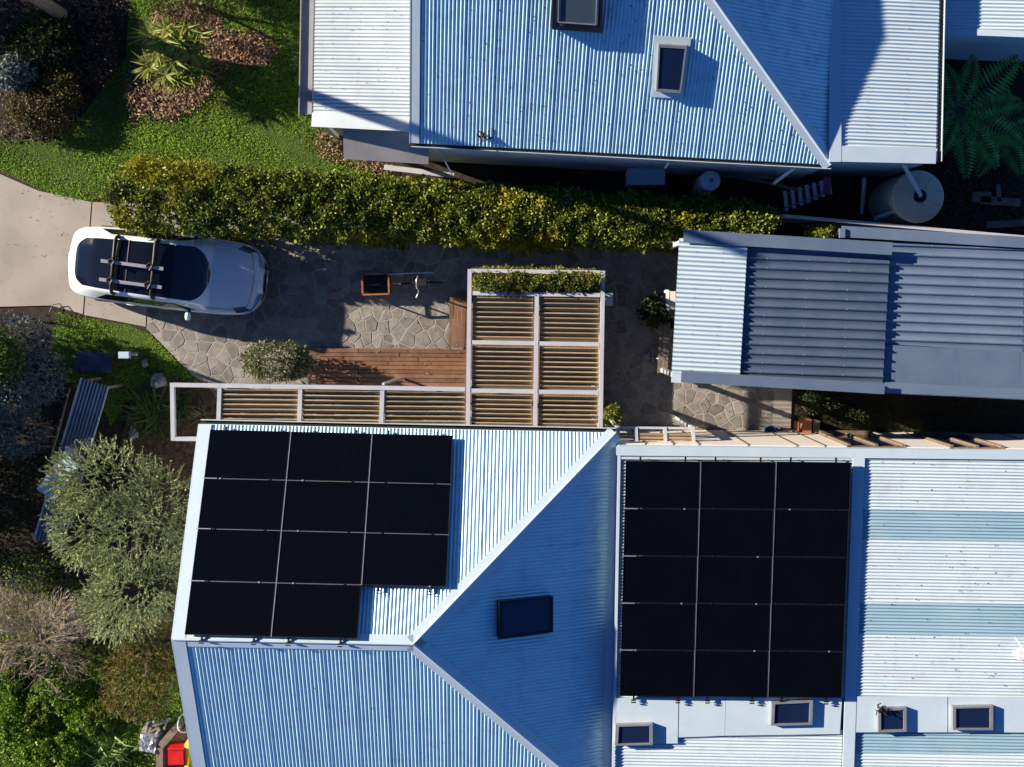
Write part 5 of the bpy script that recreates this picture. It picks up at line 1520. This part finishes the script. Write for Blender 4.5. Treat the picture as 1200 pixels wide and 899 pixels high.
# ------------------------------------------------------------------ cargo bike with orange rack
bk = thing('cargo_bike', P(465, 333, .03), 'dark cargo bicycle with an orange rectangular carrier frame on the paving', 'bicycle')
zc = .62
fr_ = [P(x, y, zc) for x, y in ((424, 322), (455, 320.5), (456, 344.5), (425, 345.5))]
m_ = MB()
for a, b in zip(fr_, fr_[1:] + fr_[:1]): m_.beam(a, b, .04, .04)
fr2 = [q - Vector((0, 0, .35)) for q in fr_]
for a, b in zip(fr2, fr2[1:] + fr2[:1]): m_.beam(a, b, .035, .035)
for a, b in zip(fr_, fr2): m_.beam(a, b, .03, .03, up=Vector((1, 0, 0)))
m_.build('carrier_frame', M['orange'], bk)
m_ = MB(); m_.slab([q + Vector((0, 0, .03)) for q in fr2], Vector((0, 0, 1)), .015); m_.build('carrier_floor', M['black_plastic'], bk)
def bwheel(px, py, r):
    c = P(px, py, .03 + r); m_ = MB(); pts = [(c.x + r * math.cos(a), c.y, c.z + r * math.sin(a)) for a in np.linspace(0, 6.283, 25)]
    m_.tube(pts, .022, 6, cap=False); w_ = m_.build('wheel', M['rubber'], bk)
    m_ = MB()
    for k in range(8):
        a = k * math.pi / 4; m_.tube([c, (c.x + r * math.cos(a), c.y, c.z + r * math.sin(a))], .003, 4)
    m_.tube([c + Vector((0, -.05, 0)), c + Vector((0, .05, 0))], .02, 8); m_.build('spokes', M['silver'], w_)
bwheel(440, 334, .25); bwheel(502, 331, .31)
m_ = MB(); m_.tube([P(456, 333, .5), P(470, 333, .42), P(486, 332, .45), P(502, 331, .34)], .028, 8); m_.tube([P(486, 332, .45), P(492, 331, .8)], .024, 8); m_.tube([P(466, 333, .42), P(470, 333, .95)], .02, 8); m_.build('frame', M['black_plastic'], bk, True)
m_ = MB(); m_.box(P(493, 331, .84), (.26, .16, .06)); m_.box(P(486, 331, .84), (.14, .07, .05)); m_.build('saddle', M['black_plastic'], bk)
m_ = MB(); m_.tube([P(488, 349, .95), P(491, 341, .98), P(488, 337, 1.0), P(488, 328, 1.0), P(490, 323, .98)], .014, 7); hb = m_.build('handlebar', M['silver'], bk, True)
m_ = MB(); m_.tube([P(488, 349, .95), P(489.5, 345, .965)], .02, 7); m_.build('grip', M['white'], hb)
m_ = MB(); m_.tube([P(456, 321.5, .66), P(478, 320.2, .68), P(508, 319.5, .64)], .014, 7); m_.build('side_rail', M['pale_blue'], bk)

# ------------------------------------------------------------------ shed front clutter
ch = thing('timber_bench', P(782, 400, 0), 'weathered timber bench tucked under the front edge of the shed roof', 'bench')
for dx in (-5, -1, 3):
    m_ = MB(); m_.beam(P(781 + dx, 378, .45), P(777 + dx, 437, .45), .075, .03); m_.build('seat_board', M['old_timber'], ch)
for y in (382, 432):
    for dx in (-4, 4):
        q = P(779 + dx, y, .43); m_ = MB(); m_.box((q.x, q.y, .215), (.06, .06, .43)); m_.build('leg', M['old_timber'], ch)
m_ = MB(); c = P(786, 352, .7); m_.tube([c + Vector((-.1, .22, -.6)), c + Vector((-.05, .2, 0)), c + Vector((-.06, -.2, .02)), c + Vector((-.1, -.25, -.6))], .05, 8)
m_.box(c + Vector((.0, 0, .0)), (.22, .42, .05)); tag(m_.build('folded_chair', M['wall_white']), 'pale folded chair at the open front of the shed', 'chair')
m_ = MB(); c = P(786, 379, .3); m_.lathe((c.x, c.y, .03), [(.001, 0), (.11, 0), (.14, .32), (.13, .32), (.10, .02)], 18); tag(m_.build('bucket', M['green_pl'], None, True), 'green bucket under the front edge of the shed roof', 'bucket')
br = thing('push_broom', P(765, 420, .03), 'broom with a pale handle leaning beside the shed bench', 'broom')
m_ = MB(); m_.tube([P(765, 420, .08), P(783, 420.5, .5)], .014, 7); m_.build('handle', M['white'], br)
m_ = MB(); m_.beam(P(764.5, 412, .07), P(764.5, 425, .07), .05, .08); m_.build('head', M['greyframe'], br)
m_ = MB(); m_.slab([P(x, y, .05) for x, y in ((754, 417), (761, 413), (763, 420), (756, 423))], Vector((0, 0, 1)), .02); m_.build('pan', M['greyframe'], br)
m_ = MB(); q0 = P(713, 351, .5); m_.box((q0.x, q0.y, .27), (.17, .28, .5)); m_.box((q0.x, q0.y, .53), (.2, .31, .03)); tag(m_.build('planter_box', M['wall']), 'pale box standing outside the right side of the pergola', 'box')
m_ = MB(); c = P(903, 505, .3); m_.lathe((c.x, c.y, .02), [(.001, 0), (.10, 0), (.135, .26), (.145, .26), (.145, .29), (.12, .29), (.1, .1), (.001, .08)], 20); tag(m_.build('flower_pot', M['blue_pl'], None, True), 'blue pot at the foot of the white wall', 'pot')
tb = thing('terracotta_planter', P(951, 502, 0), 'tall terracotta planter at the foot of the white wall', 'planter')
m_ = MB(); c = P(946, 500, .5); m_.box((c.x, c.y, .26), (.20, .34, .5)); m_.build('box', M['terracotta'], tb)
m_ = MB(); m_.box((c.x + .23, c.y - .02, .24), (.16, .3, .46)); m_.build('end_board', M['old_timber'], tb)
m_ = MB()
for (x0, y0, x1, y1) in ((906, 456, 928, 456), ):
    m_.prism([P(907, 453), P(928, 454), P(926, 502), P(906, 500)], .0, .035)
kind(m_.build('path', M['concrete']), 'structure')

# ------------------------------------------------------------------ left garden things
nsh = thing('corrugated_shelter', P(80, 545, 0), 'long narrow corrugated iron shelter in the shaded left garden', 'shelter')
zS = 1.15
plq = Plane(P(95, 443, zS), P(128, 453, zS - .06), P(40, 634, zS - .12))
corr('roof_sheet', plq, [plq.at(*q) for q in ((95, 443), (127, 453), (72, 642), (40, 632))], plq.at(56, 637) - plq.at(111, 448), CORR, M['shed_dark'], nsh)  # dark sheet colour stands in for the shade over this roof
m_ = MB(); m_.beam(plq.at(95, 443), plq.at(40, 632), .03, .05); m_.beam(plq.at(127, 453), plq.at(72, 642), .03, .05); m_.build('edge_rail', M['alu'], nsh)
for q in ((97, 447), (124, 455), (45, 628), (72, 636)):
    c = plq.at(*q); m_ = MB(); m_.box((c.x, c.y, c.z / 2 - .03), (.06, .06, c.z - .06)); m_.build('post', M['old_timber'], nsh)
m_ = MB(); m_.slab([P(*q, 1.3) for q in ((80, 522), (98, 536), (64, 588), (43, 573))], Vector((0, 0, 1)), .015); m_.beam(P(71, 529, 1.26), P(54, 580, 1.26), .04, .05)
tag(m_.build('loose_panel', M['pale_blue']), 'pale blue sheet lying across the narrow corrugated shelter', 'sheet')
m_ = MB(); pts = [P(*q, .10) for q in ((90, 411), (132, 414), (131, 437), (87, 434))]
vs_ = []; n_ = 9
for i in range(n_):
    for j in range(7):
        a = pts[0].lerp(pts[1], i / (n_ - 1)); b = pts[3].lerp(pts[2], i / (n_ - 1)); q = a.lerp(b, j / 6); vs_.append((q.x, q.y, .10 + .05 * math.sin(i * 1.3) * math.cos(j * 1.1) + random.uniform(0, .02)))
m_.add(vs_, [(i * 7 + j, i * 7 + j + 1, (i + 1) * 7 + j + 1, (i + 1) * 7 + j) for i in range(n_ - 1) for j in range(6)])
tag(m_.build('tarpaulin', M['navy'], None, True), 'dark navy tarpaulin spread on the shaded grass', 'tarpaulin')
lb = thing('letterbox', P(149, 416, 0), 'small pale blue letterbox on a post by the grass verge', 'letterbox')
c = P(146, 416, 1.0); m_ = MB(); m_.box((c.x, c.y, 1.0), (.24, .15, .16)); m_.build('box', M['pale_blue'], lb)
m_ = MB(); m_.box((c.x + .19, c.y, 1.0), (.20, .03, .03)); m_.build('flag_arm', M['white'], lb)
m_ = MB(); m_.box((c.x, c.y, .47), (.06, .06, .92)); m_.build('post', M['old_timber'], lb)
def rock(label, px, py, rx, ry, rz):
    c = P(px, py, 0); m_ = MB(); s = M_PER_PX(0); vs_ = []; fs = []
    for i in range(6):
        for k in range(10):
            th_ = math.pi * i / 5; a = 2 * math.pi * k / 10; j = 1 + .16 * math.sin(a * 3 + i) + random.uniform(-.09, .09)
            vs_.append((c.x + rx * s * math.sin(th_) * math.cos(a) * j, c.y + ry * s * math.sin(th_) * math.sin(a) * j, max(.0, rz * .35 - math.cos(th_) * -rz * .65 * j)))
    for i in range(5):
        for k in range(10): fs.append((i * 10 + k, (i + 1) * 10 + k, (i + 1) * 10 + (k + 1) % 10, i * 10 + (k + 1) % 10))
    m_.add(vs_, fs); return tag(m_.build('rock', M['rock']), label, 'rock', 'rocks in the left garden')
rock('pale squarish boulder beside the clump of strap leaves', 188, 446, 10, 9, .35)
rock('small brown stone just below the pale letterbox', 171, 426, 4, 5, .15)
rock('flat grey stone in the mulch under the strap leaves', 157, 508, 6, 8, .12)
m_ = MB(); m_.tube([P(*q, .06) for q in ((18, 366), (38, 374), (60, 378), (90, 384))], .022, 6); m_.tube([P(*q, .10) for q in ((58, 366), (62, 357), (70, 356), (77, 364), (76, 372), (64, 375))], .012, 6)
tag(m_.build('garden_hose', M['black_plastic']), 'black garden hose curling over the driveway edge', 'hose')
m_ = MB(); m_.tube([P(*q, .08) for q in ((82, 455), (70, 500), (56, 548))], [.02, .03, .025], 6); tag(m_.build('stake', M['old_timber']), 'thin timber stake lying left of the corrugated shelter', 'stake')

# sandpit corner with toys
sp = thing('sandpit', P(200, 880, 0), 'timber edged sandpit tucked against the gabled house', 'sandpit')
for a, b in (((190, 872), (212, 847)), ((189, 874), (189, 960))):
    m_ = MB(); m_.beam(P(*a, .3), P(*b, .3), .17, .3); m_.build('sleeper', M['old_timber'], sp)
m_ = MB(); m_.prism([P(*q) for q in ((192, 876), (214, 852), (235, 850), (240, 960), (192, 960))], .0, .16); m_.build('sand', M['straw'], sp)
m_ = MB(); c = P(208, 885, .55); m_.box((c.x, c.y, .42), (.40, .42, .46)); m_.box((c.x, c.y, .66), (.36, .38, .03)); m_.box((c.x, c.y + .2, .6), (.4, .03, .2)); tag(m_.build('toy_box', M['red']), 'red plastic box in the sandpit beside the house', 'box')
m_ = MB(); c = P(222, 887, .5); m_.tube([c + Vector((0, .34, -.3)), c + Vector((0, .3, 0)), c + Vector((0, -.5, .05))], [.1, .12, .13], 10); tag(m_.build('toy_slide', M['yellow'], None, True), 'yellow plastic toy beside the red box', 'toy')
m_ = MB(); vs_ = []; n_ = 9
pts = [P(*q, .5) for q in ((161, 858), (186, 862), (184, 888), (159, 882))]
for i in range(n_):
    for j in range(n_):
        a = pts[0].lerp(pts[1], i / (n_ - 1)); b = pts[3].lerp(pts[2], i / (n_ - 1)); q = a.lerp(b, j / (n_ - 1)); edge = min(i, j, n_ - 1 - i, n_ - 1 - j)
        vs_.append((q.x, q.y, .05 + (.0 if edge == 0 else .42 + random.uniform(-.035, .035))))
m_.add(vs_, [(i * n_ + j, i * n_ + j + 1, (i + 1) * n_ + j + 1, (i + 1) * n_ + j) for i in range(n_ - 1) for j in range(n_ - 1)])
tag(m_.build('covered_crate', M['foil']), 'crate under a crumpled silver cover beside the sandpit', 'crate')
wp = thing('firewood_heap', P(186, 852, 0), 'small heap of pale split wood above the silver cover', 'firewood')
for k in range(22):
    q = P(183 + random.uniform(-12, 12), 853 + random.uniform(-8, 8), .08 + random.random() * .25); a = random.uniform(.3, 1.3)
    m_ = MB(); m_.beam(q - Vector((math.cos(a), math.sin(a), random.uniform(-.2, .2))) * .14, q + Vector((math.cos(a), math.sin(a), 0)) * .14, .05, .05); m_.build('log', M['rock' if k % 2 else 'old_timber'], wp)
m_ = MB(); cc = P(216, 848, .6); m_.tube([cc + Vector((.16 * math.cos(a), .22 * math.sin(a), .05 * math.sin(2 * a))) for a in np.linspace(0, 6.28, 20)], .014, 6, cap=False); tag(m_.build('hose_coil', M['white']), 'pale hose loop hanging beside the roof edge at the sandpit', 'hose')
# twig clump caught in the gutter of the north house, and on the wing skylight
def twigclump(label, c, r):
    m_ = MB()
    for k in range(26):
        a = random.random() * 6.28; q = c + Vector((random.uniform(-r, r), random.uniform(-r, r), random.uniform(0, .06))); m_.beam(q, q + Vector((math.cos(a) * r, math.sin(a) * r, random.uniform(-.03, .08))), .018, .012)
    return tag(m_.build('twig_clump', M['black_plastic']), label, 'twigs')
twigclump('dark clump of twigs caught at the gutter of the north house', nplS.at(568, 161, .03), .10)
twigclump('dark clump of twigs on the corner of a small wing skylight', WQ(1032, 830, .16), .09)

# leaf specks and lichen lodged between the ribs of the roofs
def specks(name, parent, pl, poly, n, size):
    m_ = MB(); xs = [p[0] for p in poly]; ys = [p[1] for p in poly]; k = 0
    while k < n:
        x, y = random.uniform(min(xs), max(xs)), random.uniform(min(ys), max(ys))
        if not in_poly(x, y, poly): continue
        k += 1; c = pl.at(x, y, .014); a = random.random() * 3.14; r = size * random.uniform(.5, 1.5)
        d = pl.proj(Vector((math.cos(a), math.sin(a), 0))); e = pl.n.cross(d)
        m_.add([c - d * r, c - e * r * .6 + pl.n * .006, c + d * r, c + e * r * .6 + pl.n * .004], [(0, 1, 2, 3)])
    return kind(m_.build(name, M['black_gap'], parent), 'stuff')
specks('roof_debris', nh, nplS, [(495, 5), (820, 5), (950, 180), (495, 158)], 260, .017)
specks('roof_debris', sh, plW, [(1020, 540), (1198, 540), (1198, 810), (1012, 810)], 70, .016)
specks('roof_debris', sh, plS, [(215, 775), (470, 775), (600, 890), (245, 890)], 60, .014)
specks('roof_debris', nh, plV, [(375, 5), (478, 5), (478, 138), (372, 130)], 40, .014)
